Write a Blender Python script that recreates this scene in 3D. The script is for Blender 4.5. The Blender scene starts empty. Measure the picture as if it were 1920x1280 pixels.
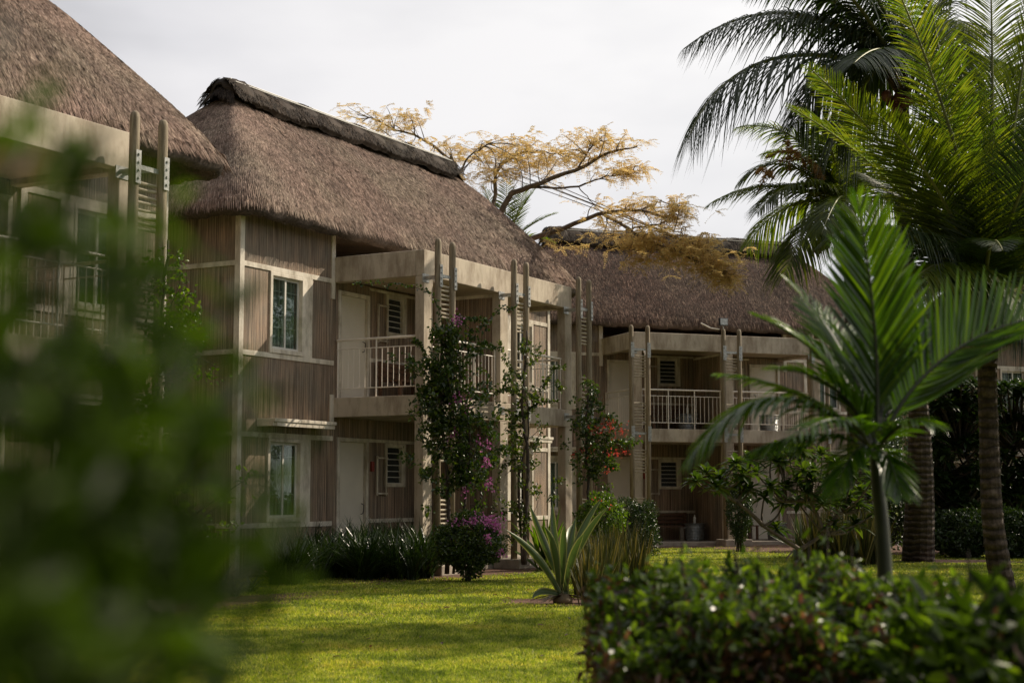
import bpy, math
import numpy as np
from mathutils import Vector, Matrix
rng = np.random.default_rng(11)
scene = bpy.context.scene
COL = scene.collection
# ------------------------------------------------------------------ camera
F_PX, TH, EYE = 2864.0, math.radians(5.69), 1.5
cam_d = bpy.data.cameras.new("camera")
cam = bpy.data.objects.new("camera", cam_d)
COL.objects.link(cam)
cam.location = (0, 0, EYE)
cam.rotation_euler = (math.pi / 2 + TH, 0, 0)
cam_d.sensor_width = 36
cam_d.lens = F_PX / 1920 * 36
cam_d.clip_start, cam_d.clip_end = 0.05, 2000
cam_d.dof.use_dof = True
cam_d.dof.focus_distance = 27
cam_d.dof.aperture_fstop = 3.1
scene.camera = cam
# ------------------------------------------------------------------ sun and sky
SUN_EL, SUN_AZ = math.radians(36), math.radians(62)      # azimuth clockwise from +Y
SUN = Vector((math.sin(SUN_AZ) * math.cos(SUN_EL), math.cos(SUN_AZ) * math.cos(SUN_EL), math.sin(SUN_EL)))
sun_d = bpy.data.lights.new("sun", 'SUN')
sun_d.energy, sun_d.angle, sun_d.color = 5.0, math.radians(0.6), (1.0, 0.87, 0.69)
sun_o = bpy.data.objects.new("sun", sun_d)
COL.objects.link(sun_o)
sun_o.location = SUN * 60
sun_o.rotation_euler = SUN.to_track_quat('Z', 'Y').to_euler()

world = bpy.data.worlds.new("World")
scene.world = world
world.use_nodes = True
nt = world.node_tree
nt.nodes.clear()
def N(t, typ, **kw):
    n = t.nodes.new(typ)
    for k, v in kw.items():
        setattr(n, k, v)
    return n
def ramp(t, stops, interp='LINEAR'):
    r = t.nodes.new('ShaderNodeValToRGB')
    r.color_ramp.interpolation = interp
    el = r.color_ramp.elements
    while len(el) < len(stops):
        el.new(0.5)
    for e, (p, c) in zip(el, stops):
        e.position = p
        e.color = (*c, 1) if len(c) == 3 else c
    return r
L = nt.links.new
sky = N(nt, 'ShaderNodeTexSky', sky_type='NISHITA', sun_disc=False, sun_elevation=SUN_EL, sun_rotation=SUN_AZ)
bg_sky = N(nt, 'ShaderNodeBackground'); bg_sky.inputs[1].default_value = 0.09
L(sky.outputs[0], bg_sky.inputs[0])
tc = N(nt, 'ShaderNodeTexCoord')
mp = N(nt, 'ShaderNodeMapping'); mp.inputs['Scale'].default_value = (1.0, 1.0, 2.6)
L(tc.outputs['Generated'], mp.inputs[0])
nz = N(nt, 'ShaderNodeTexNoise'); nz.inputs['Scale'].default_value = 2.3; nz.inputs['Detail'].default_value = 5; nz.inputs['Roughness'].default_value = .5
L(mp.outputs[0], nz.inputs['Vector'])
dot = N(nt, 'ShaderNodeVectorMath', operation='DOT_PRODUCT'); dot.inputs[1].default_value = SUN
L(tc.outputs['Generated'], dot.inputs[0])
mr = N(nt, 'ShaderNodeMapRange'); mr.inputs['From Min'].default_value = -.7; mr.inputs['From Max'].default_value = .75
mr.inputs['To Min'].default_value = 0.0; mr.inputs['To Max'].default_value = 1.0
L(dot.outputs['Value'], mr.inputs['Value'])
cr = ramp(nt, [(0.0, (.04, .039, .038)), (.42, (.165, .158, .155)), (.60, (.70, .685, .685)), (.74, (.86, .84, .845)), (1, (1.0, .98, .96))])
L(mr.outputs[0], cr.inputs[0])
nr = ramp(nt, [(.36, (.60, .61, .63)), (.50, (.86, .865, .88)), (.62, (1.0, 1.0, 1.0))])
L(nz.outputs['Fac'], nr.inputs[0])
mul = N(nt, 'ShaderNodeMixRGB', blend_type='MULTIPLY'); mul.inputs[0].default_value = 1
L(cr.outputs[0], mul.inputs[1]); L(nr.outputs[0], mul.inputs[2])
bg_cl = N(nt, 'ShaderNodeBackground'); bg_cl.inputs[1].default_value = 1.0
L(mul.outputs[0], bg_cl.inputs[0])
mx = N(nt, 'ShaderNodeMixShader'); mx.inputs[0].default_value = .93
L(bg_sky.outputs[0], mx.inputs[1]); L(bg_cl.outputs[0], mx.inputs[2])
wo = N(nt, 'ShaderNodeOutputWorld'); L(mx.outputs[0], wo.inputs[0])
scene.view_settings.view_transform = 'Standard'
scene.view_settings.look = 'None'
scene.view_settings.exposure = 0.12
scene.view_settings.gamma = 1.0
scene.cycles.max_bounces = 7
scene.cycles.transparent_max_bounces = 12
scene.cycles.use_denoising = True

# ------------------------------------------------------------------ helpers
def P(px, py, Y):                    # world point seen at photo pixel, Y metres ahead
    u, v = (px - 960) / F_PX, (640 - py) / F_PX
    d = np.array([u, math.cos(TH) - v * math.sin(TH), math.sin(TH) + v * math.cos(TH)])
    return np.array([0, 0, EYE]) + d * (Y / d[1])
def G(px, py):                       # the same on the ground
    u, v = (px - 960) / F_PX, (640 - py) / F_PX
    d = np.array([u, math.cos(TH) - v * math.sin(TH), math.sin(TH) + v * math.cos(TH)])
    return np.array([0, 0, EYE]) + d * (-EYE / d[2])
def unit(a):
    a = np.asarray(a, float)
    return a / np.maximum(np.linalg.norm(a, axis=-1, keepdims=True), 1e-9)
def bez(B, C, T, n):
    s = np.linspace(0, 1, n)[:, None]
    return (1 - s) ** 2 * B + 2 * s * (1 - s) * C + s ** 2 * T
def smooth_path(pts, n):             # Catmull-Rom through the points
    p = np.array(pts, float)
    p = np.vstack([2 * p[0] - p[1], p, 2 * p[-1] - p[-2]])
    k = len(p) - 3
    out = []
    for s in np.linspace(0, k - 1e-6, n):
        i = int(s); t = s - i
        a, b, c, d = p[i:i + 4]
        out.append(.5 * (2 * b + (c - a) * t + (2 * a - 5 * b + 4 * c - d) * t * t + (3 * b - a - 3 * c + d) * t ** 3))
    return np.array(out)
def tag(o, label=None, cat=None, group=None, kind=None):
    if label: o['label'] = label
    if cat: o['category'] = cat
    if group: o['group'] = group
    if kind: o['kind'] = kind
    return o
def empty(name, loc=(0, 0, 0), rz=0, parent=None):
    o = bpy.data.objects.new(name, None)
    COL.objects.link(o); o.location = loc; o.rotation_euler = (0, 0, rz)
    o.empty_display_size = .3
    if parent: o.parent = parent
    return o
def npmesh(name, V, Fq, mat, parent=None, smooth=False):
    V = np.asarray(V, np.float32).reshape(-1, 3); Fq = np.asarray(Fq, np.int32)
    me = bpy.data.meshes.new(name)
    m, k = Fq.shape
    me.vertices.add(len(V)); me.vertices.foreach_set('co', V.ravel())
    me.loops.add(m * k); me.loops.foreach_set('vertex_index', Fq.ravel())
    me.polygons.add(m)
    me.polygons.foreach_set('loop_start', np.arange(0, m * k, k, dtype=np.int32))
    me.update(calc_edges=True)
    me.polygons.foreach_set('use_smooth', np.full(m, smooth))
    me.materials.append(mat)
    o = bpy.data.objects.new(name, me); COL.objects.link(o)
    if parent: o.parent = parent
    return o
def copy_tree(o, parent=None):
    c = o.copy(); COL.objects.link(c)
    if parent: c.parent = parent
    for ch in list(o.children):
        copy_tree(ch, c)
    return c
class MB:
    def __init__(s): s.v, s.f = [], []
    def add(s, vs, fs):
        b = len(s.v); s.v += [tuple(map(float, x)) for x in vs]; s.f += [tuple(i + b for i in f) for f in fs]; return s
    def box(s, x0, x1, y0, y1, z0, z1):
        return s.add([(x0, y0, z0), (x1, y0, z0), (x1, y1, z0), (x0, y1, z0), (x0, y0, z1), (x1, y0, z1), (x1, y1, z1), (x0, y1, z1)],
                     [(3, 2, 1, 0), (4, 5, 6, 7), (0, 1, 5, 4), (1, 2, 6, 5), (2, 3, 7, 6), (3, 0, 4, 7)])
    def tube(s, path, r, n=8, cap=True):
        path = np.asarray(path, float); m = len(path)
        r = np.broadcast_to(np.asarray(r, float), (m,))
        t = unit(np.gradient(path, axis=0))
        up = np.array([0, 0, 1.]) if abs(t[0][2]) < .9 else np.array([1., 0, 0])
        a = unit(np.cross(t[0], up)); vs = []
        for i in range(m):
            a = unit(a - t[i] * np.dot(a, t[i])); b = np.cross(t[i], a)
            for k in range(n):
                w = 2 * math.pi * k / n
                vs.append(path[i] + r[i] * (math.cos(w) * a + math.sin(w) * b))
        fs = [(i * n + k, i * n + (k + 1) % n, (i + 1) * n + (k + 1) % n, (i + 1) * n + k) for i in range(m - 1) for k in range(n)]
        if cap: fs += [tuple(range(n))[::-1], tuple((m - 1) * n + k for k in range(n))]
        return s.add(vs, fs)
    def lathe(s, prof, c=(0, 0, 0), n=24):
        vs = [(c[0] + r * math.cos(2 * math.pi * k / n), c[1] + r * math.sin(2 * math.pi * k / n), c[2] + z) for r, z in prof for k in range(n)]
        m = len(prof)
        fs = [(i * n + k, i * n + (k + 1) % n, (i + 1) * n + (k + 1) % n, (i + 1) * n + k) for i in range(m - 1) for k in range(n)]
        return s.add(vs, fs)
    def build(s, name, mat, parent=None, bevel=0, smooth=False):
        me = bpy.data.meshes.new(name); me.from_pydata(s.v, [], s.f); me.update()
        if smooth: me.polygons.foreach_set('use_smooth', [True] * len(me.polygons))
        me.materials.append(mat)
        o = bpy.data.objects.new(name, me); COL.objects.link(o)
        if parent: o.parent = parent
        if bevel:
            m = o.modifiers.new('bevel', 'BEVEL'); m.width = bevel; m.segments = 2; m.limit_method = 'ANGLE'
        return o
def ribbon_arrays(C, W, side, nrm=None, fold=0.0):
    """C (N,S,3) centre lines, W (N,S) half widths, side (N,3) or (N,S,3)."""
    Nn, S, _ = C.shape
    if side.ndim == 2: side = np.repeat(side[:, None, :], S, 1)
    if fold == 0:
        V = np.stack([C - side * W[..., None], C + side * W[..., None]], 2)      # N,S,2,3
        idx = np.arange(Nn * S * 2).reshape(Nn, S, 2)
        Fq = np.stack([idx[:, :-1, 0], idx[:, :-1, 1], idx[:, 1:, 1], idx[:, 1:, 0]], -1).reshape(-1, 4)
        return V.reshape(-1, 3), Fq
    if nrm.ndim == 2: nrm = np.repeat(nrm[:, None, :], S, 1)
    up = nrm * (W * fold)[..., None]
    V = np.stack([C - side * W[..., None] + up, C, C + side * W[..., None] + up], 2)
    idx = np.arange(Nn * S * 3).reshape(Nn, S, 3)
    a = np.stack([idx[:, :-1, 0], idx[:, :-1, 1], idx[:, 1:, 1], idx[:, 1:, 0]], -1).reshape(-1, 4)
    b = np.stack([idx[:, :-1, 1], idx[:, :-1, 2], idx[:, 1:, 2], idx[:, 1:, 1]], -1).reshape(-1, 4)
    return V.reshape(-1, 3), np.vstack([a, b])
OVAL = (np.array([(0, 0, 0), (.3, .46, .10), (.72, .36, .04), (1, 0, -.16), (.72, -.36, .04), (.3, -.46, .10), (.5, 0, -.02)]),
        np.array([(6, 0, 1), (6, 1, 2), (6, 2, 3), (6, 3, 4), (6, 4, 5), (6, 5, 0)]))
RHOMB = (np.array([(0, 0, 0), (.45, .5, .10), (1, 0, -.08), (.45, -.5, .10)]), np.array([(0, 2, 1), (0, 3, 2)]))
def leaf_arrays(pos, X, Zn, length, width, tmpl=OVAL):
    X = unit(X); Y = unit(np.cross(Zn, X)); Z = np.cross(X, Y)
    tv, tf = tmpl
    Lh = np.broadcast_to(length, (len(pos),))[:, None, None]; Wd = np.broadcast_to(width, (len(pos),))[:, None, None]
    V = pos[:, None, :] + tv[None, :, 0:1] * Lh * X[:, None, :] + tv[None, :, 1:2] * Wd * Y[:, None, :] + tv[None, :, 2:3] * Lh * Z[:, None, :]
    Fq = (tf[None] + (np.arange(len(pos)) * len(tv))[:, None, None]).reshape(-1, tf.shape[1])
    return V.reshape(-1, 3), Fq
def rdir(n, up=0.0):
    d = rng.normal(size=(n, 3)); d[:, 2] += up
    return unit(d)
def joinVF(lst):
    Vs, Fs, b = [], [], 0
    for V, Fq in lst:
        Vs.append(V); Fs.append(Fq + b); b += len(V)
    return np.vstack(Vs), np.vstack(Fs)

# ------------------------------------------------------------------ materials
def base_mat(name):
    m = bpy.data.materials.new(name); m.use_nodes = True
    t = m.node_tree; t.nodes.clear()
    out = N(t, 'ShaderNodeOutputMaterial'); b = N(t, 'ShaderNodeBsdfPrincipled')
    t.links.new(b.outputs[0], out.inputs[0])
    return m, t, b, out
def coords(t, scale=(1, 1, 1), kind='Object'):
    c = N(t, 'ShaderNodeTexCoord'); mpp = N(t, 'ShaderNodeMapping'); mpp.inputs['Scale'].default_value = scale
    t.links.new(c.outputs[kind], mpp.inputs[0]); return mpp.outputs[0]
def noise(t, vec, scale, detail=4, rough=.55, dist=0):
    n = N(t, 'ShaderNodeTexNoise'); n.inputs['Scale'].default_value = scale; n.inputs['Detail'].default_value = detail
    n.inputs['Roughness'].default_value = rough; n.inputs['Distortion'].default_value = dist
    t.links.new(vec, n.inputs['Vector']); return n.outputs['Fac']
def mixc(t, fac, a, b, mode='MIX'):
    n = N(t, 'ShaderNodeMixRGB', blend_type=mode)
    for i, x in enumerate((fac, a, b)):
        if isinstance(x, (int, float)): n.inputs[i].default_value = x
        elif isinstance(x, tuple): n.inputs[i].default_value = (*x, 1)
        else: t.links.new(x, n.inputs[i])
    return n.outputs[0]
def bump(t, b, h, strength, dist):
    n = N(t, 'ShaderNodeBump'); n.inputs['Strength'].default_value = strength; n.inputs['Distance'].default_value = dist
    t.links.new(h, n.inputs['Height']); t.links.new(n.outputs[0], b.inputs['Normal'])
def leaf_mat(name, cols, trans=.4, tcol=(1.4, 1.5, .5), rough=.42, spec=.5, mottle=None):
    m, t, b, out = base_mat(name)
    g = N(t, 'ShaderNodeNewGeometry')
    k = len(cols)
    r = ramp(t, [(i / max(k - 1, 1), c) for i, c in enumerate(cols)])
    t.links.new(g.outputs['Random Per Island'], r.inputs[0])
    col = r.outputs[0]
    if mottle:
        col = mixc(t, noise(t, coords(t), mottle[0], 3), col, mottle[1], 'MULTIPLY')
    t.links.new(col, b.inputs['Base Color'])
    b.inputs['Roughness'].default_value = rough; b.inputs['Specular IOR Level'].default_value = spec
    if trans:
        tr = N(t, 'ShaderNodeBsdfTranslucent')
        t.links.new(mixc(t, 1.0, col, tcol, 'MULTIPLY'), tr.inputs[0])
        mxx = N(t, 'ShaderNodeMixShader'); mxx.inputs[0].default_value = trans
        t.links.new(b.outputs[0], mxx.inputs[1]); t.links.new(tr.outputs[0], mxx.inputs[2])
        t.links.new(mxx.outputs[0], out.inputs[0])
    return m
def plain(name, col, rough=.6, metal=0, var=.12, nscale=6, bmp=0.0, stretch=(1, 1, 1), dirt=None):
    m, t, b, out = base_mat(name)
    v = coords(t, stretch)
    f = noise(t, v, nscale, 6, .6)
    dark = tuple(c * (1 - var * 2) for c in col); lite = tuple(min(1, c * (1 + var)) for c in col)
    r = ramp(t, [(.3, dark), (.62, lite)]); t.links.new(f, r.inputs[0])
    c = r.outputs[0]
    if dirt:
        f2 = noise(t, coords(t, (2.2, 2.2, .7)), 1.6, 7, .7)
        r2 = ramp(t, [(.44, (0, 0, 0)), (.66, (1, 1, 1))]); t.links.new(f2, r2.inputs[0])
        c = mixc(t, r2.outputs[0], c, dirt)
    t.links.new(c, b.inputs['Base Color']); b.inputs['Roughness'].default_value = rough; b.inputs['Metallic'].default_value = metal
    if bmp: bump(t, b, noise(t, v, nscale * 8, 3), bmp, .01)
    return m
M = {}
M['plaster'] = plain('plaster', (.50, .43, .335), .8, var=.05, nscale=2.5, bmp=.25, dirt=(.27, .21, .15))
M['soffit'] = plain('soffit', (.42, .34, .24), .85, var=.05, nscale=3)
M['trim'] = plain('trim', (.68, .62, .52), .55, var=.07, nscale=5, dirt=(.33, .28, .21))
M['door'] = plain('door_paint', (.66, .60, .50), .5, var=.03, nscale=2)
M['rail'] = plain('rail_paint', (.78, .71, .62), .4, var=.04)
M['alu'] = plain('window_paint', (.62, .60, .55), .35, var=.03)
M['galv'] = plain('galvanised_metal', (.42, .42, .40), .42, metal=.7, var=.2, nscale=14)
M['concrete'] = plain('concrete', (.34, .29, .235), .9, var=.15, nscale=5, bmp=.3)
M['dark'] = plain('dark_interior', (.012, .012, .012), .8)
M['curtain'] = plain('curtain_cloth', (.30, .32, .29), .9, var=.1, nscale=4)
M['louvre'] = plain('dark_louvre_glass', (.03, .035, .035), .25, var=.1)
M['red'] = plain('red_box', (.25, .03, .02), .5)
M['black'] = plain('black_plastic', (.02, .02, .022), .4)
M['white'] = plain('white_plastic', (.7, .7, .68), .35, var=.02)
M['bench'] = plain('bench_timber', (.13, .065, .035), .55, var=.25, nscale=8, stretch=(1, 6, 6))
M['zinc'] = plain('zinc', (.26, .275, .28), .4, metal=.6, var=.2, nscale=9)
# reed cladding: vertical canes
m, t, b, out = base_mat('reed_cladding')
c0 = N(t, 'ShaderNodeTexCoord')
sep = N(t, 'ShaderNodeSeparateXYZ'); t.links.new(c0.outputs['Object'], sep.inputs[0])
sm = N(t, 'ShaderNodeMath', operation='ADD'); t.links.new(sep.outputs[0], sm.inputs[0]); t.links.new(sep.outputs[1], sm.inputs[1])
zs = N(t, 'ShaderNodeMath', operation='MULTIPLY'); t.links.new(sep.outputs[2], zs.inputs[0]); zs.inputs[1].default_value = .012
cb = N(t, 'ShaderNodeCombineXYZ'); t.links.new(sm.outputs[0], cb.inputs[0]); t.links.new(zs.outputs[0], cb.inputs[2])
fine = noise(t, cb.outputs[0], 42, 3, .75)
zs2 = N(t, 'ShaderNodeMath', operation='MULTIPLY'); t.links.new(sep.outputs[2], zs2.inputs[0]); zs2.inputs[1].default_value = .10
cb2 = N(t, 'ShaderNodeCombineXYZ'); t.links.new(sm.outputs[0], cb2.inputs[0]); t.links.new(zs2.outputs[0], cb2.inputs[2])
broad = noise(t, cb2.outputs[0], 7, 6, .7)
r1 = ramp(t, [(.29, (.04, .029, .021)), (.43, (.17, .132, .098)), (.56, (.33, .268, .205)), (.70, (.54, .47, .38))]); t.links.new(fine, r1.inputs[0])
r2 = ramp(t, [(.30, (.48, .44, .44)), (.52, (1, .98, .95)), (.74, (1.16, .98, .86))]); t.links.new(broad, r2.inputs[0])
zc = noise(t, coords(t, (1.2, 1.2, .9)), 1.4, 4)
r3 = ramp(t, [(.35, (.78, .80, .80)), (.65, (1.15, 1.02, .95))]); t.links.new(zc, r3.inputs[0])
c = mixc(t, 1, mixc(t, 1, r1.outputs[0], r2.outputs[0], 'MULTIPLY'), r3.outputs[0], 'MULTIPLY')
t.links.new(c, b.inputs['Base Color']); b.inputs['Roughness'].default_value = .62
bump(t, b, fine, .9, .02); M['reed'] = m
# thatch
def thatch_mat(name, cols):
    m, t, b, out = base_mat(name)
    g = N(t, 'ShaderNodeNewGeometry')
    r = ramp(t, [(i / (len(cols) - 1), c) for i, c in enumerate(cols)]); t.links.new(g.outputs['Random Per Island'], r.inputs[0])
    f = noise(t, coords(t), .9, 6, .65); r2 = ramp(t, [(.32, (.62, .62, .60)), (.62, (1.15, 1.1, 1.06))]); t.links.new(f, r2.inputs[0])
    f3 = noise(t, coords(t), 6, 3, .6); r3 = ramp(t, [(.35, (.75, .75, .75)), (.6, (1.1, 1.1, 1.1))]); t.links.new(f3, r3.inputs[0])
    f4 = noise(t, coords(t, (1, 1, 1.0)), .45, 5, .6); r4 = ramp(t, [(.42, (1.10, 1.0, .95)), (.60, (.88, .91, .82))]); t.links.new(f4, r4.inputs[0])
    f5 = noise(t, coords(t, (3.0, 3.0, .25)), 1.3, 4, .7); r5 = ramp(t, [(.34, (.66, .64, .62)), (.5, (1.05, 1.05, 1.05))]); t.links.new(f5, r5.inputs[0])
    cc = mixc(t, 1, mixc(t, 1, r.outputs[0], r2.outputs[0], 'MULTIPLY'), r3.outputs[0], 'MULTIPLY')
    t.links.new(mixc(t, 1, mixc(t, 1, cc, r4.outputs[0], 'MULTIPLY'), r5.outputs[0], 'MULTIPLY'), b.inputs['Base Color'])
    b.inputs['Roughness'].default_value = .8; b.inputs['Specular IOR Level'].default_value = .25
    return m
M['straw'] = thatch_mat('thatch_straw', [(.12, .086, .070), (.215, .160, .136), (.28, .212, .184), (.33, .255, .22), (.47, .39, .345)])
M['straw_far_shaded'] = thatch_mat('thatch_far_shaded_straw', [(.022, .013, .010), (.06, .036, .028), (.095, .058, .047), (.14, .09, .073), (.42, .31, .25)])  # red-brown thatch, darkened in colour for slopes turned away from the sun
M['straw_under'] = plain('thatch_body', (.075, .055, .045), .9, var=.3, nscale=20, bmp=.8)
M['cap_straw'] = thatch_mat('ridge_straw', [(.012, .009, .007), (.028, .021, .016), (.05, .038, .029), (.09, .07, .054)])
# weathered poles
m, t, b, out = base_mat('weathered_pole')
f = noise(t, coords(t, (12, 12, .8)), 3, 6, .7); r = ramp(t, [(.3, (.10, .075, .045)), (.5, (.22, .175, .115)), (.7, (.33, .28, .20))]); t.links.new(f, r.inputs[0])
t.links.new(r.outputs[0], b.inputs['Base Color']); b.inputs['Roughness'].default_value = .8; bump(t, b, f, .5, .01); M['pole'] = m
M['rung'] = plain('weathered_rung', (.42, .36, .27), .8, var=.2, nscale=9)
# glass
m, t, b, out = base_mat('glass'); t.nodes.remove(b)
tr = N(t, 'ShaderNodeBsdfTransparent'); tr.inputs[0].default_value = (.8, .86, .83, 1)
gl = N(t, 'ShaderNodeBsdfGlossy'); gl.inputs['Roughness'].default_value = .02
fr = N(t, 'ShaderNodeFresnel'); fr.inputs[0].default_value = 1.22
mm = N(t, 'ShaderNodeMixShader'); t.links.new(fr.outputs[0], mm.inputs[0]); t.links.new(tr.outputs[0], mm.inputs[1]); t.links.new(gl.outputs[0], mm.inputs[2])
t.links.new(mm.outputs[0], out.inputs[0]); M['glass'] = m
# ground and lawn
m, t, b, out = base_mat('ground_turf')
v = coords(t)
f1 = noise(t, v, .35, 5, .6); f2 = noise(t, v, 6, 6, .75); f3 = noise(t, v, 60, 3, .7)
r = ramp(t, [(.35, (.13, .16, .018)), (.55, (.18, .20, .03)), (.72, (.24, .19, .06))]); t.links.new(f1, r.inputs[0])
r2 = ramp(t, [(.38, (.6, .62, .6)), (.55, (1, 1, 1)), (.72, (1.25, 1.1, .9))]); t.links.new(f2, r2.inputs[0])
r3 = ramp(t, [(.35, (.55, .55, .55)), (.65, (1.25, 1.25, 1.25))]); t.links.new(f3, r3.inputs[0])
t.links.new(mixc(t, 1, mixc(t, 1, r.outputs[0], r2.outputs[0], 'MULTIPLY'), r3.outputs[0], 'MULTIPLY'), b.inputs['Base Color'])
b.inputs['Roughness'].default_value = .9; b.inputs['Specular IOR Level'].default_value = .1; bump(t, b, f3, .7, .03); M['ground'] = m
M['soil'] = plain('soil', (.115, .055, .032), .95, var=.4, nscale=9, bmp=.9)
def grass_mat():
    m = leaf_mat('grass_blades', [(.13, .185, .02), (.30, .37, .05), (.45, .47, .09), (.62, .55, .24)], .5, (1.4, 1.4, .6), .5, .3)
    t = m.node_tree
    pr = [n for n in t.nodes if n.type == 'BSDF_PRINCIPLED'][0]; ml = [n for n in t.nodes if n.type == 'MIX_RGB'][0]; rp = [n for n in t.nodes if n.type == 'VALTORGB'][0]
    v = coords(t); a = ramp(t, [(.40, (.42, .52, .42)), (.52, (.95, 1, .9)), (.68, (1.15, 1.0, .95))]); t.links.new(noise(t, v, .9, 5, .65), a.inputs[0])
    b = ramp(t, [(.36, (.62, .66, .6)), (.6, (1.1, 1.08, 1.05))]); t.links.new(noise(t, v, 5.5, 4, .65), b.inputs[0])
    cc = mixc(t, 1, mixc(t, 1, rp.outputs[0], a.outputs[0], 'MULTIPLY'), b.outputs[0], 'MULTIPLY')
    t.links.new(cc, pr.inputs['Base Color']); t.links.new(cc, ml.inputs[1])
    return m
M['grass'] = grass_mat()
M['coco'] = leaf_mat('coconut_leaf', [(.024, .042, .005), (.050, .078, .008), (.085, .115, .012)], .48, (2.3, 2.1, .5), .38, .5)
M['coco_yellow'] = leaf_mat('coconut_leaf_yellow', [(.048, .085, .010), (.085, .125, .014), (.15, .16, .025)], .52, (1.95, 2.0, .5), .4, .5)
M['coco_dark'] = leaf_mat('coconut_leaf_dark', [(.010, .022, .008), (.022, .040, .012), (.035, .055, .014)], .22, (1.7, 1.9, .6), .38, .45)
M['rachis'] = plain('rachis', (.16, .17, .05), .5, var=.2)
M['rachis_brown'] = plain('rachis_brown', (.14, .10, .05), .6, var=.2)
M['youngpalm'] = leaf_mat('young_palm_leaf', [(.018, .044, .004), (.036, .078, .006), (.085, .14, .010)], .45, (2.1, 2.2, .35), .26, .7)
m, t, b, out = base_mat('palm_trunk')
w = N(t, 'ShaderNodeTexWave', wave_type='BANDS', bands_direction='Z'); w.inputs['Scale'].default_value = 2.4; w.inputs['Distortion'].default_value = 3.0
w.inputs['Detail'].default_value = 4; w.inputs['Detail Scale'].default_value = 2; t.links.new(coords(t), w.inputs['Vector'])
f = noise(t, coords(t), 7, 6, .7); r = ramp(t, [(.3, (.020, .013, .009)), (.5, (.065, .045, .032)), (.7, (.16, .12, .09))]); t.links.new(f, r.inputs[0])
r2 = ramp(t, [(0, (.35, .35, .35)), (.25, (1, 1, 1)), (1, (1.1, 1.1, 1.1))]); t.links.new(w.outputs['Fac'], r2.inputs[0])
t.links.new(mixc(t, 1, r.outputs[0], r2.outputs[0], 'MULTIPLY'), b.inputs['Base Color']); b.inputs['Roughness'].default_value = .9
bump(t, b, w.outputs['Fac'], .9, .03); M['trunk'] = m
M['bark'] = plain('bark', (.15, .115, .085), .85, var=.3, nscale=9, bmp=.6)
M['bark_dark'] = plain('bark_dark', (.055, .04, .03), .85, var=.3, nscale=9, bmp=.6)
M['greenstem'] = plain('green_stem', (.024, .028, .012), .5, var=.3, nscale=8)
M['flame'] = leaf_mat('flame_tree_leaflets', [(.42, .29, .13), (.58, .44, .23), (.70, .57, .33), (.48, .42, .17)], .55, (1.2, 1.1, .8), .6, .2)
M['vine'] = leaf_mat('vine_leaf', [(.012, .028, .006), (.025, .050, .010), (.05, .085, .014), (.10, .13, .02)], .35, (1.8, 2.0, .4), .32, .55)
M['vine_mid'] = leaf_mat('vine_leaf_mixed', [(.018, .032, .006), (.04, .065, .009), (.09, .12, .015)], .4, (1.7, 1.8, .4), .35, .5)
M['vine_lit'] = leaf_mat('vine_leaf_bright', [(.03, .06, .008), (.07, .12, .012), (.13, .18, .02)], .45, (1.5, 1.7, .4), .35, .5)
M['magenta'] = leaf_mat('magenta_bract', [(.38, .08, .27), (.52, .18, .41), (.64, .34, .54)], .45, (1.2, .9, 1.1), .6, .2)
M['redflower'] = leaf_mat('red_bract', [(.40, .05, .035), (.55, .10, .07), (.55, .18, .13)], .45, (1.2, .8, .8), .6, .2)
M['lily'] = leaf_mat('strap_leaf', [(.012, .028, .008), (.025, .048, .012), (.045, .07, .018)], .25, (1.6, 1.8, .5), .3, .55)
M['snake'] = leaf_mat('snake_plant_leaf', [(.022, .032, .010), (.05, .058, .016), (.10, .095, .03), (.24, .19, .06)], .2, (1.4, 1.3, .5), .4, .5)
M['bushdark'] = leaf_mat('dark_bush_leaf', [(.013, .028, .008), (.027, .050, .014), (.05, .08, .02)], .2, (1.7, 1.9, .5), .35, .5)
M['frangi'] = leaf_mat('frangipani_leaf', [(.022, .045, .010), (.045, .075, .014), (.08, .11, .02)], .4, (1.6, 1.8, .5), .35, .5)
M['hedge'] = leaf_mat('hedge_leaf', [(.018, .036, .006), (.035, .060, .010), (.06, .10, .012), (.13, .19, .02)], .45, (1.9, 2.0, .5), .36, .55)
M['hedge_dry'] = leaf_mat('hedge_dry_leaf', [(.05, .028, .018), (.10, .052, .032), (.17, .085, .048), (.22, .16, .10)], .35, (1.4, 1.0, .7), .35, .5)
M['nearleaf'] = leaf_mat('near_shrub_leaf', [(.010, .018, .003), (.022, .038, .005), (.065, .10, .012)], .42, (1.6, 1.9, .35), .55, .12)
# variegated agave
m, t, b, out = base_mat('variegated_leaf')
uvn = N(t, 'ShaderNodeUVMap')
M['agave_green'] = leaf_mat('furcraea_leaf', [(.045, .075, .032), (.07, .10, .045)], .25, (1.4, 1.6, .6), .35, .5)
M['agave_edge'] = leaf_mat('furcraea_margin', [(.19, .21, .09), (.26, .26, .11)], .25, (1.2, 1.2, .7), .35, .5)
bpy.data.materials.remove(m)

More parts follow.
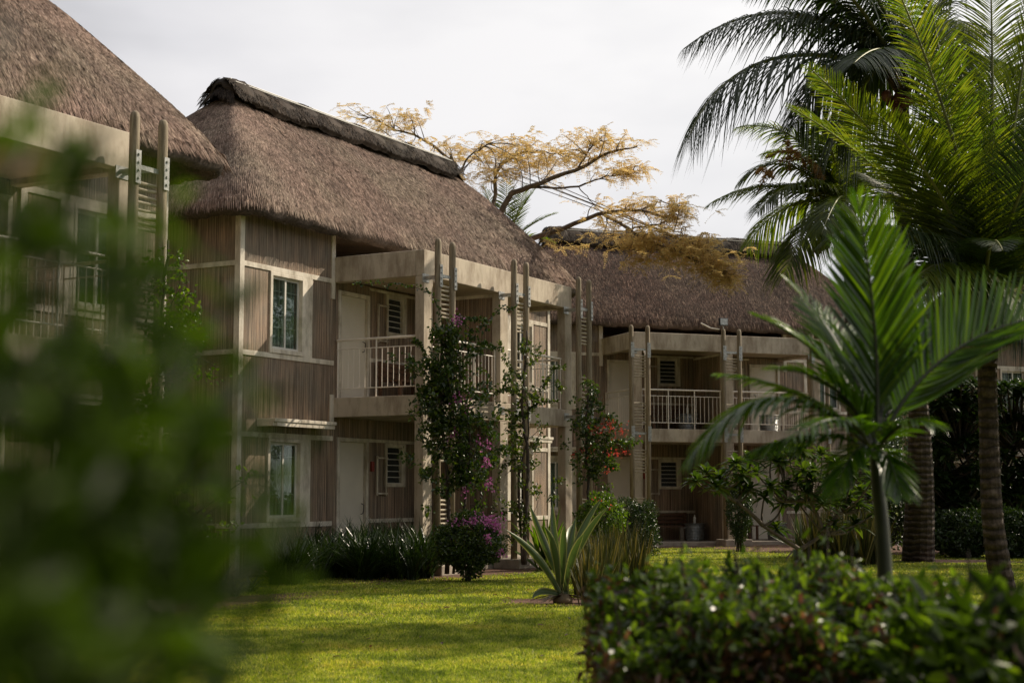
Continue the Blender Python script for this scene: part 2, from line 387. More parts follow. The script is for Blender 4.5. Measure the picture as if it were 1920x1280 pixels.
# ------------------------------------------------------------------ setting: ground
gm = MB().add([(-300, -60, 0), (300, -60, 0), (300, 500, 0), (-300, 500, 0)], [(0, 1, 2, 3)])
tag(gm.build('ground', M['ground']), kind='structure')
LX, LY, MX, MY, FX, FY = -11.1, 12.54, -4.904, 27.259, -.004, 44.58
AM, AF = math.radians(60.94), math.radians(20.33)
def loc(o, a, t_, q, z=0):
    return np.array([o[0] + t_ * math.cos(a) - q * math.sin(a), o[1] + t_ * math.sin(a) + q * math.cos(a), z])
oM, oL, oF, oG = (MX, MY), (LX, LY), (FX, FY), (15.3, 50.0)
def patch(cx, cy, rx, ry, ang, name, z, n=72):
    ph = rng.uniform(0, 6, 5); vs = [(cx, cy, z)]
    for k in range(n):
        w = 2 * math.pi * k / n
        rr = 1 + sum(.07 * math.sin((j + 2) * w + ph[j]) for j in range(5)) + rng.uniform(-.025, .025)
        x, y = rx * rr * math.cos(w), ry * rr * math.sin(w)
        vs.append((cx + x * math.cos(ang) - y * math.sin(ang), cy + x * math.sin(ang) + y * math.cos(ang), z))
    o = MB().add(vs, [(0, k + 1, (k + 1) % n + 1) for k in range(n)]).build(name, M['soil'])
    tag(o, kind='structure')
    return (cx, cy, rx, ry, ang)
c1 = loc(oM, AM, 5.6, -2.35); c2 = loc(oF, AF, 6, -1.9); c3 = G(1075, 1128); c4 = loc(oL, AM, 9.5, -1.6); c5 = loc(oG, AF, 1.5, -1.5)
beds = [patch(c1[0], c1[1], 5.6, 1.25, AM, 'soil_bed', .004), patch(c3[0], c3[1], 1.15, .8, 0, 'soil_bed', .005),
        patch(c4[0], c4[1], 4.2, 1.2, AM, 'soil_bed', .006), patch(c2[0], c2[1], 9.5, 1.5, AF, 'soil_bed', .007),
        patch(13.2, 43.5, 8.5, 5.2, AF, 'soil_bed', .008), patch(9.9, 34.4, 1.3, .9, 0, 'soil_bed', .009)]  # large leaf-litter bed, widened so its dark soil also stands in for lawn shade
# grass: real blades, denser near the camera
def lawn(n):
    Y = 10.5 / (1 - rng.random(n) * (1 - 10.5 / 46.))           # density ~ 1/Y^2 in depth
    xm = (rng.random(n) * 2 - 1) * 1.08
    X = xm * Y * 960 / F_PX
    keep = np.ones(n, bool)
    for cx, cy, rx, ry, a in beds:
        dx, dy = X - cx, Y - cy
        u, v = dx * math.cos(a) + dy * math.sin(a), -dx * math.sin(a) + dy * math.cos(a)
        rad = np.sqrt((u / rx) ** 2 + (v / ry) ** 2)
        keep &= rad > 1.0 + rng.uniform(-.3, .05, n)
    for o, a in ((oM, AM), (oL, AM), (oF, AF), (oG, AF)):
        dx, dy = X - o[0], Y - o[1]
        u, v = dx * math.cos(a) + dy * math.sin(a), -dx * math.sin(a) + dy * math.cos(a)
        keep &= ~((u > -.05) & (u < 12.05) & (v > -.05) & (v < 4.4)) & ~((u > 2.8) & (u < 9.2) & (v > -2.15) & (v < 4))
    # worn thin patches
    X, Y = X[keep], Y[keep]; n = len(X)
    wear = np.sin(X * 1.7 + 1.3 * np.sin(Y * .9)) * np.sin(Y * 1.1 + X * .4)
    k2 = rng.random(n) > np.clip((wear - .35) * .9, 0, .55)
    X, Y = X[k2], Y[k2]; n = len(X)
    h = rng.uniform(.015, .042, n) * (1 + .25 * np.sin(X * 5) * np.sin(Y * 4)); lean = rng.normal(size=(n, 2)) * .55
    w = .0035 + .00022 * Y
    base = np.stack([X, Y, np.zeros(n)], 1); th = rng.uniform(0, math.pi, n)
    sd = np.stack([np.cos(th), np.sin(th) * .6, 0 * th], 1)
    tip = base + np.stack([lean[:, 0] * h, lean[:, 1] * h, h], 1)
    V = np.stack([base - sd * w[:, None], base + sd * w[:, None], tip], 1).reshape(-1, 3)
    Fq = np.arange(n * 3).reshape(n, 3)
    o = npmesh('grass', V, Fq, M['grass'])
    tag(o, 'short sunlit yellow-green lawn grass between the thatched houses', 'grass', kind='stuff')
lawn(760000)

# ------------------------------------------------------------------ thatched house (built once, then copied)
LEN, ZB, ZL, ZM, ZU = 11.97, .93, 2.57, 4.04, 5.65
RT1, RT2, RQ, RZ = 2.25, 10.35, 2.15, 9.55
EX0, EX1, EY0, EY1, EZ = -.42, 13.0, -.5, 4.8, 6.45
def perimeter(n):
    r = .5; segs = []
    cs = [(EX1 - r, EY0 + r, -90), (EX1 - r, EY1 - r, 0), (EX0 + r, EY1 - r, 90), (EX0 + r, EY0 + r, 180)]
    pts = []
    for i, (cx, cy, a0) in enumerate(cs):
        for k in range(13):
            a = math.radians(a0 + 90 * k / 12); pts.append((cx + r * math.cos(a), cy + r * math.sin(a)))
    pts.append(pts[0]); pts = np.array(pts)
    d = np.r_[0, np.cumsum(np.linalg.norm(np.diff(pts, axis=0), axis=1))]
    s = np.linspace(0, d[-1], n, endpoint=False)
    return np.stack([np.interp(s, d, pts[:, 0]), np.interp(s, d, pts[:, 1])], 1)
PER = perimeter(900)
def surf(ui, v):
    """ui index (float) round the eave, v 0 ridge .. 1 eave edge."""
    e = PER[np.mod(ui.astype(int), len(PER))]
    rx = np.clip(e[:, 0], RT1, RT2)
    x = rx + (e[:, 0] - rx) * v; y = RQ + (e[:, 1] - RQ) * v
    zt = EZ + .34
    z = RZ + (zt - RZ) * v + .16 * np.sin(np.pi * v) ** 1.0 - .10 * np.clip(v - .9, 0, 1) * 10 * np.clip(v - .9, 0, 1) * 5
    z = z + .035 * np.sin(x * 2.3 + y) * np.sin(v * 7)
    return np.stack([x, y, z], 1)
def make_house():
    root = empty('thatched_house')
    # --- roof
    nu = 300; ui = np.linspace(0, len(PER), nu, endpoint=False); rows = []
    vs_ = np.linspace(0, 1, 22)
    for v in vs_: rows.append(surf(ui, np.full(nu, v)))
    e = PER[ui.astype(int)]; inn = np.stack([np.clip(e[:, 0], RT1, RT2) - e[:, 0], RQ - e[:, 1]], 1); inn = unit(inn)
    wob = .02 * np.sin(np.arange(nu) * .9) + .015 * np.sin(np.arange(nu) * 2.7)
    for off, z in ((-.03, EZ + .2), (.0, EZ + .07), (.08, EZ), (.25, EZ + .04), (.48, EZ + .32)):
        rows.append(np.stack([e[:, 0] + inn[:, 0] * off, e[:, 1] + inn[:, 1] * off, np.full(nu, z) + wob], 1))
    V = np.vstack(rows); fs = []
    R = len(rows)
    for i in range(R - 1):
        a = i * nu + np.arange(nu); b2 = i * nu + (np.arange(nu) + 1) % nu
        fs.append(np.stack([a, b2, b2 + nu, a + nu], 1))
    roof = npmesh('thatch_roof', V, np.vstack(fs), M['straw_under'], root, True)
    def straws(name, n, mat, pos, tan, nrm, lmin, lmax, wmin, wmax, lift, jit, parent):
        side = unit(np.cross(nrm, tan)); Ls = rng.uniform(lmin, lmax, n)
        d = unit(tan + side * rng.normal(size=(n, 1)) * jit + nrm * rng.uniform(-.02, lift, (n, 1)))
        C = np.stack([pos - nrm * .015, pos + d * Ls[:, None] * .5 + nrm * .012, pos + d * Ls[:, None] - np.array([0, 0, .012])], 1)
        Wd = np.stack([rng.uniform(wmin, wmax, n)] * 3, 1) * np.array([1, 1, .3])
        tw = unit(side + nrm * rng.normal(size=(n, 1)) * .28)
        V, Fq = ribbon_arrays(C, Wd, tw)
        return npmesh(name, V, Fq, mat, parent)
    n = 240000
    ui = rng.random(n) * len(PER); v = rng.random(n) ** .62 * 1.0
    p0 = surf(ui, v); p1 = surf(ui, v + .01); tan = unit(p1 - p0)
    p2 = surf(ui + 3, v); sd = unit(p2 - p0 + 1e-6); nrm = unit(np.cross(sd, tan)); nrm *= np.sign(nrm[:, 2:3] + 1e-9)
    straws('straw_layer', n, M['straw'], p0, tan, nrm, .15, .32, .0026, .0062, .022, .055, roof)
    # eave fringe
    n = 30000
    ui = rng.random(n) * len(PER); e = PER[np.mod(ui.astype(int), len(PER))]
    inn = unit(np.stack([np.clip(e[:, 0], RT1, RT2) - e[:, 0], RQ - e[:, 1]], 1))
    dpt = rng.random(n)
    pos = np.stack([e[:, 0] + inn[:, 0] * (dpt * .22 + .02), e[:, 1] + inn[:, 1] * (dpt * .22 + .02), EZ + .36 - dpt * .26], 1)
    tan = unit(np.stack([-inn[:, 0] * .7, -inn[:, 1] * .7, np.full(n, -.75)], 1)); nrm = unit(np.stack([-inn[:, 0] * .7, -inn[:, 1] * .7, np.full(n, .7)], 1))
    straws('eave_fringe', n, M['straw'], pos, tan, nrm, .08, .19, .003, .007, .05, .07, roof)
    # --- ridge cap
    nx = 110; xs = np.linspace(RT1 - .38, RT2 + .30, nx)
    prof = [(-.46, -.30), (-.50, -.20), (-.36, .02), (-.20, .20), (0, .27), (.20, .20), (.36, .02), (.50, -.20), (.46, -.30), (.30, -.10), (0, .02), (-.30, -.10)]
    prof = [(-.46, -.34), (-.50, -.22), (-.36, .02), (-.20, .16), (0, .21), (.20, .16), (.36, .02), (.50, -.22), (.46, -.34), (.30, -.10), (0, .02), (-.30, -.10)]
    vs = []; K = len(prof)
    for i, x in enumerate(xs):
        ends = min(i, nx - 1 - i) / 7.0
        s = .22 + .78 * math.sqrt(1 - (1 - min(1, ends)) ** 2)
        wz = .03 * math.sin(x * 3.1) + .025 * math.sin(x * 7.3) + (.08 if x < RT1 + .25 else 0)
        for (py_, pz) in prof:
            vs.append((x, RQ + py_ * s, RZ + .02 + pz * s + wz + .012 * math.sin(x * 19 + py_ * 9)))
    fs = [(i * K + k, i * K + (k + 1) % K, (i + 1) * K + (k + 1) % K, (i + 1) * K + k) for i in range(nx - 1) for k in range(K)]
    fs += [tuple(range(K)), tuple((nx - 1) * K + k for k in range(K))[::-1]]
    cap = MB().add(vs, fs).build('ridge_cap', M['cap_straw'], roof, smooth=False)
    n = 22000
    sg = np.where(rng.random(n) < .5, -1, 1); w = rng.random(n); x = rng.uniform(RT1 - .36, RT2 + .24, n)
    pos = np.stack([x, RQ + sg * (.06 + .42 * w), RZ + .285 - .44 * w ** 1.35 + .03 * np.sin(x * 3.1)], 1)
    tan = unit(np.stack([rng.normal(size=n) * .08, sg * .7, np.full(n, -.8)], 1)); nrm = unit(np.stack([0 * sg, sg * .7, np.full(n, .7)], 1))
    straws('cap_fringe', n, M['cap_straw'], pos, tan, nrm, .10, .22, .004, .010, .10, .16, roof)
    n = 2600
    eg = np.where(rng.random(n) < .5, 0, 1); w = rng.uniform(-1, 1, n); hh = rng.random(n)
    xe = np.where(eg == 0, RT1 - .40 + .22 * (1 - hh) , RT2 + .32 - .22 * (1 - hh))
    pos = np.stack([xe, RQ + w * .42 * (1 - .5 * (1 - hh)), RZ + .22 - .40 * hh * (.6 + .4 * np.abs(w)) - .12 * w ** 2], 1)
    sx = np.where(eg == 0, -1., 1.)
    tan = unit(np.stack([sx * .6, w * .35, np.full(n, -.8)], 1)); nrm = unit(np.stack([sx * .8, w * .3, np.full(n, .6)], 1))
    straws('cap_end_fringe', n, M['cap_straw'], pos, tan, nrm, .10, .22, .004, .010, .08, .16, roof)
    for (yy, zz, r) in ((-.14, .22, .016), (-.28, .14, .012)):
        MB().tube([(RT1 - .2, RQ + yy, RZ + zz + .03), (6, RQ + yy, RZ + zz + .02), (RT2 + .05, RQ + yy, RZ + zz + .02)], r, 6).build('ridge_batten', M['alu'], roof)
    # --- cladding panels (butted between trims)
    W0, W1 = .0, .12
    def panel(x0, x1, z0, z1, y0=W0, y1=W1): MB().box(x0, x1, y0, y1, z0, z1).build('wall_panel', M['reed'], root)
    for mirror in (0, 1):
        mx_ = (lambda a: LEN - a) if mirror else (lambda a: a)
        def pn(a, b2, z0, z1): x0, x1 = sorted((mx_(a), mx_(b2))); panel(x0, x1, z0, z1)
        def bx(mb, a, b2, y0, y1, z0, z1): x0, x1 = sorted((mx_(a), mx_(b2))); mb.box(x0, x1, y0, y1, z0, z1)
        pn(.12, 2.88, .05, ZB); pn(.12, 2.88, ZL, ZM); pn(.12, 2.88, ZU, 6.85)
        for (z0, z1) in ((ZB, ZL), (ZM, ZU)):
            pn(.12, .86, z0, z1); pn(2.17, 2.88, z0, z1)
            # sliding window
            wn = empty('window', (0, 0, 0), 0, root)
            k = MB(); a, b2 = .86, 1.90; zt, zb = z1 - .05, z0 + .05
            bx(k, a, a + .07, -.035, .12, zb, zt); bx(k, b2 - .06, b2, -.03, .12, zb, zt)
            bx(k, a + .07, b2 - .06, -.03, .12, zt - .07, zt); bx(k, a + .07, b2 - .06, -.045, .12, zb, zb + .08)
            k.build('window_frame', M['trim'], wn, .006)
            mid = (a + b2) / 2
            for (p, q, yy) in ((a + .07, mid + .03, .03), (mid - .03, b2 - .06, .06)):
                s = MB(); zz0, zz1 = zb + .08, zt - .07
                bx(s, p, p + .045, yy, yy + .028, zz0, zz1); bx(s, q - .045, q, yy, yy + .028, zz0, zz1)
                bx(s, p + .045, q - .045, yy, yy + .028, zz0, zz0 + .05); bx(s, p + .045, q - .045, yy, yy + .028, zz1 - .05, zz1)
                s.build('sash', M['alu'], wn)
                g_ = MB(); bx(g_, p + .045, q - .045, yy + .012, yy + .016, zz0 + .05, zz1 - .05); g_.build('glass_pane', M['glass'], wn)
            cu = MB(); npt = 60; xs2 = np.linspace(a + .07, b2 - .06, npt); vv = []
            for x in xs2:
                yy = .16 + .022 * math.sin(x * 70) + .012 * math.sin(x * 31)
                vv += [(mx_(x), yy, zb + .08), (mx_(x), yy, zt - .06)]
            cu.add(vv, [(2 * i, 2 * i + 2, 2 * i + 3, 2 * i + 1) for i in range(npt - 1)]).build('curtain', M['curtain'], wn, smooth=True)
            gr = MB()
            for i in range(1, 5): xg = a + .07 + (b2 - a - .13) * i / 5; bx(gr, xg - .007, xg + .007, .105, .115, zb + .08, zt - .07)
            for i in range(1, 4): zg = zb + .08 + (zt - zb - .15) * (i / 4 + .06); bx(gr, a + .07, b2 - .06, .096, .105, zg - .007, zg + .007)
            gr.build('window_grille', M['alu'], wn)
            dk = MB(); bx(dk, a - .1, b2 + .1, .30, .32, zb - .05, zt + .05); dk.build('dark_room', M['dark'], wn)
            cs = MB(); bx(cs, 1.90, 2.17, -.022, .12, z0 + .03, z1 - .03); cs.build('window_casing', M['trim'], root, .006)
        # ledge box over the ground floor window
        lg = MB(); bx(lg, .55, 2.45, -.42, 0, 2.80, 2.86); bx(lg, .55, .63, -.38, 0, 2.72, 2.80); bx(lg, 2.37, 2.45, -.38, 0, 2.72, 2.80); bx(lg, .63, 2.37, -.40, -.36, 2.72, 2.80)
        lg.build('window_ledge', M['trim'], root, .006)
        tr_ = MB()
        for z in (ZB, ZL, ZM, ZU):
            tr_ = MB(); bx(tr_, .10, 2.88, -.022, 0, z - .047, z + .045); tr_.build('horizontal_trim', M['trim'], root, .004)
        for (z, zz) in ((5.3, 6.7), (2.84, 3.42)):
            tr_ = MB(); bx(tr_, 2.78, 2.90, -.030, 0, z, zz); tr_.build('vertical_trim', M['trim'], root, .004)
        ct = MB(); bx(ct, -.028, .10, -.028, .0, .0, 6.7); bx(ct, -.028, .0, .0, .10, .0, 6.7); ct.build('corner_trim', M['trim'], root, .006)
        # end wall
        ew = MB(); bx(ew, 0, .12, .0, 4.3, .05, 6.85); ew.build('end_wall', M['reed'], root)
        for z in (ZB, ZL, ZM, ZU):
            et = MB(); bx(et, -.022, 0, .10, 4.2, z - .045, z + .045); et.build('horizontal_trim', M['trim'], root, .004)
        et = MB(); bx(et, -.025, 0, 4.2, 4.32, 0, 6.7); et.build('vertical_trim', M['trim'], root, .004)
        # balcony unit walls (x 2.88 .. 5.985)
        XD = LEN / 2
        for (fl, z0, z1, zw0, zw1) in ((0, .12, 2.98, 1.64, 2.53), (1, 3.36, 5.70, 4.75, 5.61)):
            zd = 2.60 if fl == 0 else 5.50
            pn(2.88, 3.04, z0, z1) if fl == 0 else pn(2.88, 3.04, z0, z1)
            pn(3.04, 4.11, zd, z1); pn(4.11, 4.71, z0, z1); pn(5.47, XD, z0, z1)
            pn(4.71, 5.47, z0, zw0); pn(4.71, 5.47, zw1, z1)
            dr = MB(); bx(dr, 3.12, 4.03, .04, .08, z0, zd - .08); o = dr.build('door', M['door'], root, .004)
            df = MB(); bx(df, 3.04, 3.12, -.03, .12, z0, zd); bx(df, 4.03, 4.11, -.03, .12, z0, zd); bx(df, 3.12, 4.03, -.03, .12, zd - .08, zd); df.build('door_frame', M['trim'], o, .005)
            hx = mx_(3.93)
            MB().tube([(hx, .03, z0 + .98), (hx, -.02, z0 + .99), (hx + .01, -.03, z0 + 1.06), (hx + .02, -.03, z0 + 1.16), (hx + .01, .03, z0 + 1.19)], .009, 6).build('handle', M['black'], o)
            pl = MB(); bx(pl, 3.22, 3.93, .034, .040, z0 + .12, zd - .2); pl.build('door_panel', M['door'], o, .002)
            wn = empty('louvre_window', (0, 0, 0), 0, root)
            wf = MB(); bx(wf, 4.71, 4.79, -.03, .12, zw0, zw1); bx(wf, 5.32, 5.47, -.03, .12, zw0, zw1); bx(wf, 4.79, 5.32, -.03, .12, zw1 - .08, zw1); bx(wf, 4.79, 5.32, -.04, .12, zw0, zw0 + .08)
            wf.build('window_frame', M['trim'], wn, .005)
            lv = MB(); nl = 6
            for i in range(nl):
                zc_ = zw0 + .08 + (i + .5) * (zw1 - zw0 - .16) / nl; x0, x1 = sorted((mx_(4.79), mx_(5.32)))
                lv.add([(x0, .03, zc_ - .06), (x1, .03, zc_ - .06), (x1, .05, zc_ + .05), (x0, .05, zc_ + .05), (x0, .035, zc_ - .062), (x1, .035, zc_ - .062), (x1, .055, zc_ + .048), (x0, .055, zc_ + .048)],
                       [(0, 1, 2, 3), (7, 6, 5, 4), (0, 4, 5, 1), (3, 2, 6, 7)])
            lv.build('glass_louvres', M['louvre'], wn)
            lb = MB()
            for i in range(nl + 1):
                zc_ = zw0 + .08 + i * (zw1 - zw0 - .16) / nl; bx(lb, 4.79, 5.32, .005, .018, zc_ - .008, zc_ + .008)
            lb.build('louvre_clips', M['alu'], wn)
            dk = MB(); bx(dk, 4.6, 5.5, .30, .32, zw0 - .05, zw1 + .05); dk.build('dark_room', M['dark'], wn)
            # folding drying rack on the wall
            rk = MB(); za = zw0 - .18; zt_ = zw0 + .62
            for p in (4.36, 4.68): bx(rk, p, p + .03, -.07, -.04, za, zt_)
            for i in range(2): bx(rk, 4.36, 4.71, -.10, -.07, za + .03 + i * (zt_ - za - .08), za + .06 + i * (zt_ - za - .08))
            rk.build('drying_rack', M['trim'], root)
            for (z, zz) in ((z0 + .80, z0 + .88), ((2.535, 2.60) if fl == 0 else (5.615, 5.67))):
                lt = MB(); bx(lt, 4.11, XD - .06, -.018, 0, z, zz); lt.build('horizontal_trim', M['trim'], root, .004)
        if not mirror:
            MB().box(4.20, 4.29, -.05, 0, 1.95, 2.15).build('call_box', M['red'], root, .01)
        # side railing
        def railing(p0, p1, zf):
            p0, p1 = np.array(p0, float), np.array(p1, float); k = MB(); Ld = np.linalg.norm(p1 - p0)
            q = lambda s, z: (*(p0 + (p1 - p0) * s), z)
            k.tube([q(0, zf + 1.13), q(1, zf + 1.13)], .024, 8); k.tube([q(0, zf + .95), q(1, zf + .95)], .011, 6); k.tube([q(0, zf + .18), q(1, zf + .18)], .012, 6)
            npst = max(2, round(Ld / 1.0)); nb = int(round(Ld / .135))
            for i in range(npst + 1): s = .01 + .98 * i / npst; k.tube([q(s, zf), q(s, zf + 1.13)], .017, 6)
            for i in range(1, nb): s = i / nb; k.tube([q(s, zf + .18), q(s, zf + .95)], .008, 5)
            k.build('railing', M['rail'], root)
        xs_ = mx_(2.98); railing((xs_, -.03), (xs_, -1.88), 3.36)
        railing((mx_(3.22), -1.99), (mx_(5.80), -1.99), 3.36)
    # divider wall
    XD = LEN / 2
    for (z0, z1) in ((.12, 2.98), (3.36, 5.63)):
        MB().box(XD - .06, XD + .06, -1.9, 0, z0, z1).build('divider_wall', M['reed'], root)
        MB().box(XD - .07, XD + .07, -1.9, -.03, z1 - .07, z1 - .004).build('divider_trim', M['trim'], root)
    # structure: slab, beams, columns
    MB().box(2.88, 9.09, -2.1, -.001, 2.98, 3.36).build('balcony_slab', M['plaster'], root, .012)
    bm_ = MB(); bm_.box(2.88, 9.09, -2.1, -1.9, 5.63, 6.13); bm_.box(2.88, 3.08, -1.9, -.002, 5.63, 6.13); bm_.box(8.89, 9.09, -1.9, -.002, 5.63, 6.13)
    bm_.build('roof_beam', M['plaster'], root, .012)
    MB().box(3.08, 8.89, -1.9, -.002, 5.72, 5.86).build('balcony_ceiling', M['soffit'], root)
    for cx in (2.88, 5.82, 8.76):
        MB().box(cx + .002, cx + .33, -2.098, -1.9, 3.36, 5.63).build('column', M['plaster'], root, .012)
        MB().box(cx + .002, cx + .33, -2.098, -1.9, .0, 2.98).build('column', M['plaster'], root, .012)
        MB().box(cx - .32, cx + .55, -2.72, -2.12, 0, .20).build('plinth', M['concrete'], root, .02)
    MB().tube([(3.30, -2.15, .2), (3.30, -2.15, 5.5), (3.30, -2.02, 5.62)], .038, 10).build('downpipe', M['rail'], root)
    MB().box(2.6, 9.4, -2.1, -.001, 0, .12).build('patio', M['concrete'], root, .01)
    MB().box(.12, LEN - .12, 4.18, 4.3, .05, 6.85).build('rear_wall', M['reed'], root)
    MB().box(.02, LEN - .02, .02, 4.28, 6.70, 6.78).build('loft_floor', M['reed'], root)
    MB().box(0.02, LEN - .02, .13, .17, 0, .05).build('footing', M['concrete'], root)
    return root
house = make_house()
house.location = (MX, MY, 0); house.rotation_euler = (0, 0, AM)
tag(house, 'middle thatched house facing the lawn with bougainvillea and balconies on its front columns', 'house', 'thatched resort houses')
for o_, a_, lb in ((oL, AM, 'nearest thatched house cut off by the left edge behind blurred leaves'),
                   (oF, AF, 'far thatched house facing the camera behind the lawn with a floodlight on its trellis pole'),
                   (oG, AF, 'rightmost thatched house hidden behind the palm trunks and dark green bushes')):
    h = copy_tree(house); h.location = (*o_, 0); h.rotation_euler = (0, 0, a_); h['label'] = lb
    if o_ is not oL:                    # red-brown thatch on the two far houses, slope shade put into its colour
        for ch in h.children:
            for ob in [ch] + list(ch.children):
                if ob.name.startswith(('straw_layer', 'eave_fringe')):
                    ob.material_slots[0].link = 'OBJECT'; ob.material_slots[0].material = M['straw_far_shaded']

# ------------------------------------------------------------------ trellises
def make_trellis():
    root = empty('pole_trellis')
    for x in (0, .516):
        prof = [(.0, 0), (.068, 0.001), (.068, 3), (.064, 6.18), (.055, 6.24), (.03, 6.27), (0, 6.275)]
        MB().lathe(prof, (x, 0, 0), 14).build('pole', M['pole'], root, smooth=True)
        for z in (5.35, 2.98):
            k = MB(); k.box(x - .045, x + .045, -.082, -.066, z, z + .42); k.box(x + .058, x + .074, -.05, .05, z, z + .42)
            for i in range(4):
                k.box(x - .012, x + .012, -.098, -.082, z + .05 + i * .1, z + .075 + i * .1)
                k.box(x + .074, x + .09, -.012, .012, z + .05 + i * .1, z + .075 + i * .1)
            k.build('fixing_plate', M['galv'], root)
    for z in (5.55, 3.17):
        k = MB(); k.box(.07, .446, -.006, .006, z, z + .06); k.box(.20, .206, .006, .44, z, z + .06); k.box(.31, .316, .006, .44, z, z + .06); k.box(.14, .38, .43, .445, z - .05, z + .11)
        k.build('wall_bracket', M['galv'], root)
    for z0 in (4.80, 3.46, 2.12, .78):
        for i in range(8):
            z = z0 + i * .085 + rng.uniform(-.008, .008); e = rng.uniform(-.02, .02)
            MB().tube([(.02 + e, .045, z), (.26, .05, z + rng.uniform(-.006, .006)), (.50 + e, .045, z + rng.uniform(-.01, .01))], .021, 7).build('rung', M['rung'], root)
    return root
TG = 'pole and rung trellises in front of the house columns'
tr0 = make_trellis()
def place_tr(o, a, i, label, first=False):
    r = tr0 if first else copy_tree(tr0)
    p = loc(o, a, 2.67 + 2.94 * i, -2.54); r.location = p; r.rotation_euler = (0, 0, a); tag(r, label, 'trellis', TG)
place_tr(oM, AM, 0, 'tall pole trellis overgrown by the purple bougainvillea at the middle house corner', True)
place_tr(oM, AM, 1, 'pole trellis at the central balcony column of the middle house with a thin green vine')
place_tr(oM, AM, 2, 'pole trellis at the right end column of the middle house above the red flowers')
place_tr(oL, AM, 2, 'tall pole trellis in front of the nearest house at left')
place_tr(oF, AF, 0, 'bare pole trellis at the left column of the far house')
place_tr(oF, AF, 1, 'pole trellis carrying a floodlight at the central column of the far house')
place_tr(oF, AF, 2, 'pole trellis at the right column of the far house behind the young palm')
# floodlight on the far trellis
fp = loc(oF, AF, 2.67 + 2.94, -2.54, 6.27)
fl = empty('floodlight', fp, AF)
MB().box(-.15, .13, -.07, .0, .08, .31).build('lamp_housing', M['black'], fl, .015)
MB().box(-.125, .105, -.078, -.071, .105, .285).build('lamp_glass', M['galv'], fl)
MB().tube([(0, 0, -.02), (0, 0, .10)], .018, 8).build('mounting_bracket', M['galv'], fl)
MB().tube([(-.1, .05, -.02), (-.35, .12, .02), (-.62, .2, .16)], .022, 6).build('cable_conduit', M['rail'], fl)
tag(fl, 'small black floodlight on top of a trellis pole below the far thatch', 'floodlight')

# ------------------------------------------------------------------ patio furniture
def make_bench():
    r = empty('bench')
    k = MB()
    for i in range(4): k.box(-.68, .68, -.05 - .12 * i - .105, -.05 - .12 * i, .40, .435)
    k.build('seat', M['bench'], r, .006)
    k = MB()
    for i in range(3): k.box(-.68, .68, -.012, .022, .50 + i * .11, .59 + i * .11)
    k.build('backrest', M['bench'], r, .006)
    for x in (-.64, .58):
        for (y, z) in ((-.02, .82), (-.49, .40)): MB().box(x, x + .06, y - .03, y + .03, 0, z).build('leg', M['bench'], r)
    return r
def make_tub():
    r = empty('metal_tub'); prof = [(0, 0), (.24, 0)]
    for i in range(10):
        z = .03 + i * .045; prof += [(.275 + .006 * i / 3, z), (.262 + .006 * i / 3, z + .022)]
    prof += [(.31, .49), (.32, .50), (.31, .51), (.28, .50), (.27, .42), (0, .42)]
    MB().lathe(prof, n=28).build('tub_wall', M['zinc'], r, smooth=False)
    for s in (-1, 1): MB().tube([(s * .30, -.06, .40), (s * .35, -.04, .37), (s * .35, .04, .37), (s * .30, .06, .40)], .01, 6).build('handle', M['galv'], r)
    return r
b0 = make_bench(); t0_ = make_tub()
def put(proto, o, a, x, y, z, label, cat, grp, first=False, rz=0):
    r = proto if first else copy_tree(proto); r.location = loc(o, a, x, y, z); r.rotation_euler = (0, 0, a + rz); tag(r, label, cat, grp); return r
BG, TB = 'timber benches on patios and balconies', 'corrugated metal tub tables'
put(b0, oM, AM, 4.95, -.12, 3.36, 'brown timber bench on the upper balcony of the middle house', 'bench', BG, True)
put(b0, oF, AF, 4.9, -.12, 3.36, 'brown timber bench on the upper left balcony of the far house', 'bench', BG)
put(b0, oF, AF, 4.9, -.12, .12, 'brown timber bench on the ground patio of the far house under the louvred window', 'bench', BG)
put(b0, oF, AF, 7.1, -.12, .12, 'brown timber bench on the far ground patio right of the divider', 'bench', BG)
put(t0_, oF, AF, 5.45, -.9, .12, 'corrugated metal tub with a white bottle on the far ground patio', 'tub', TB, True)
put(t0_, oF, AF, 8.1, -1.1, .12, 'corrugated metal tub on the right ground patio behind the dark bush', 'tub', TB)
put(t0_, oF, AF, 5.25, -.9, 3.36, 'corrugated metal tub with a white bottle on the far upper left balcony', 'tub', TB)
put(t0_, oF, AF, 7.9, -1.1, 3.36, 'corrugated metal tub on the far upper right balcony', 'tub', TB)
bt = empty('bottle')
MB().lathe([(0, 0), (.035, 0), (.038, .02), (.038, .16), (.03, .19), (.014, .21), (.014, .24)], n=14).build('bottle_body', M['white'], bt, smooth=True)
MB().lathe([(.017, .225), (.017, .255), (0, .258)], n=12).build('cap', M['white'], bt, smooth=True)
put(bt, oF, AF, 5.45, -.9, .63, 'white bottle standing on the tub on the far ground patio', 'bottle', 'white bottles', True)
put(bt, oF, AF, 5.25, -.9, 3.87, 'white bottle standing on the tub on the far upper balcony', 'bottle', 'white bottles')

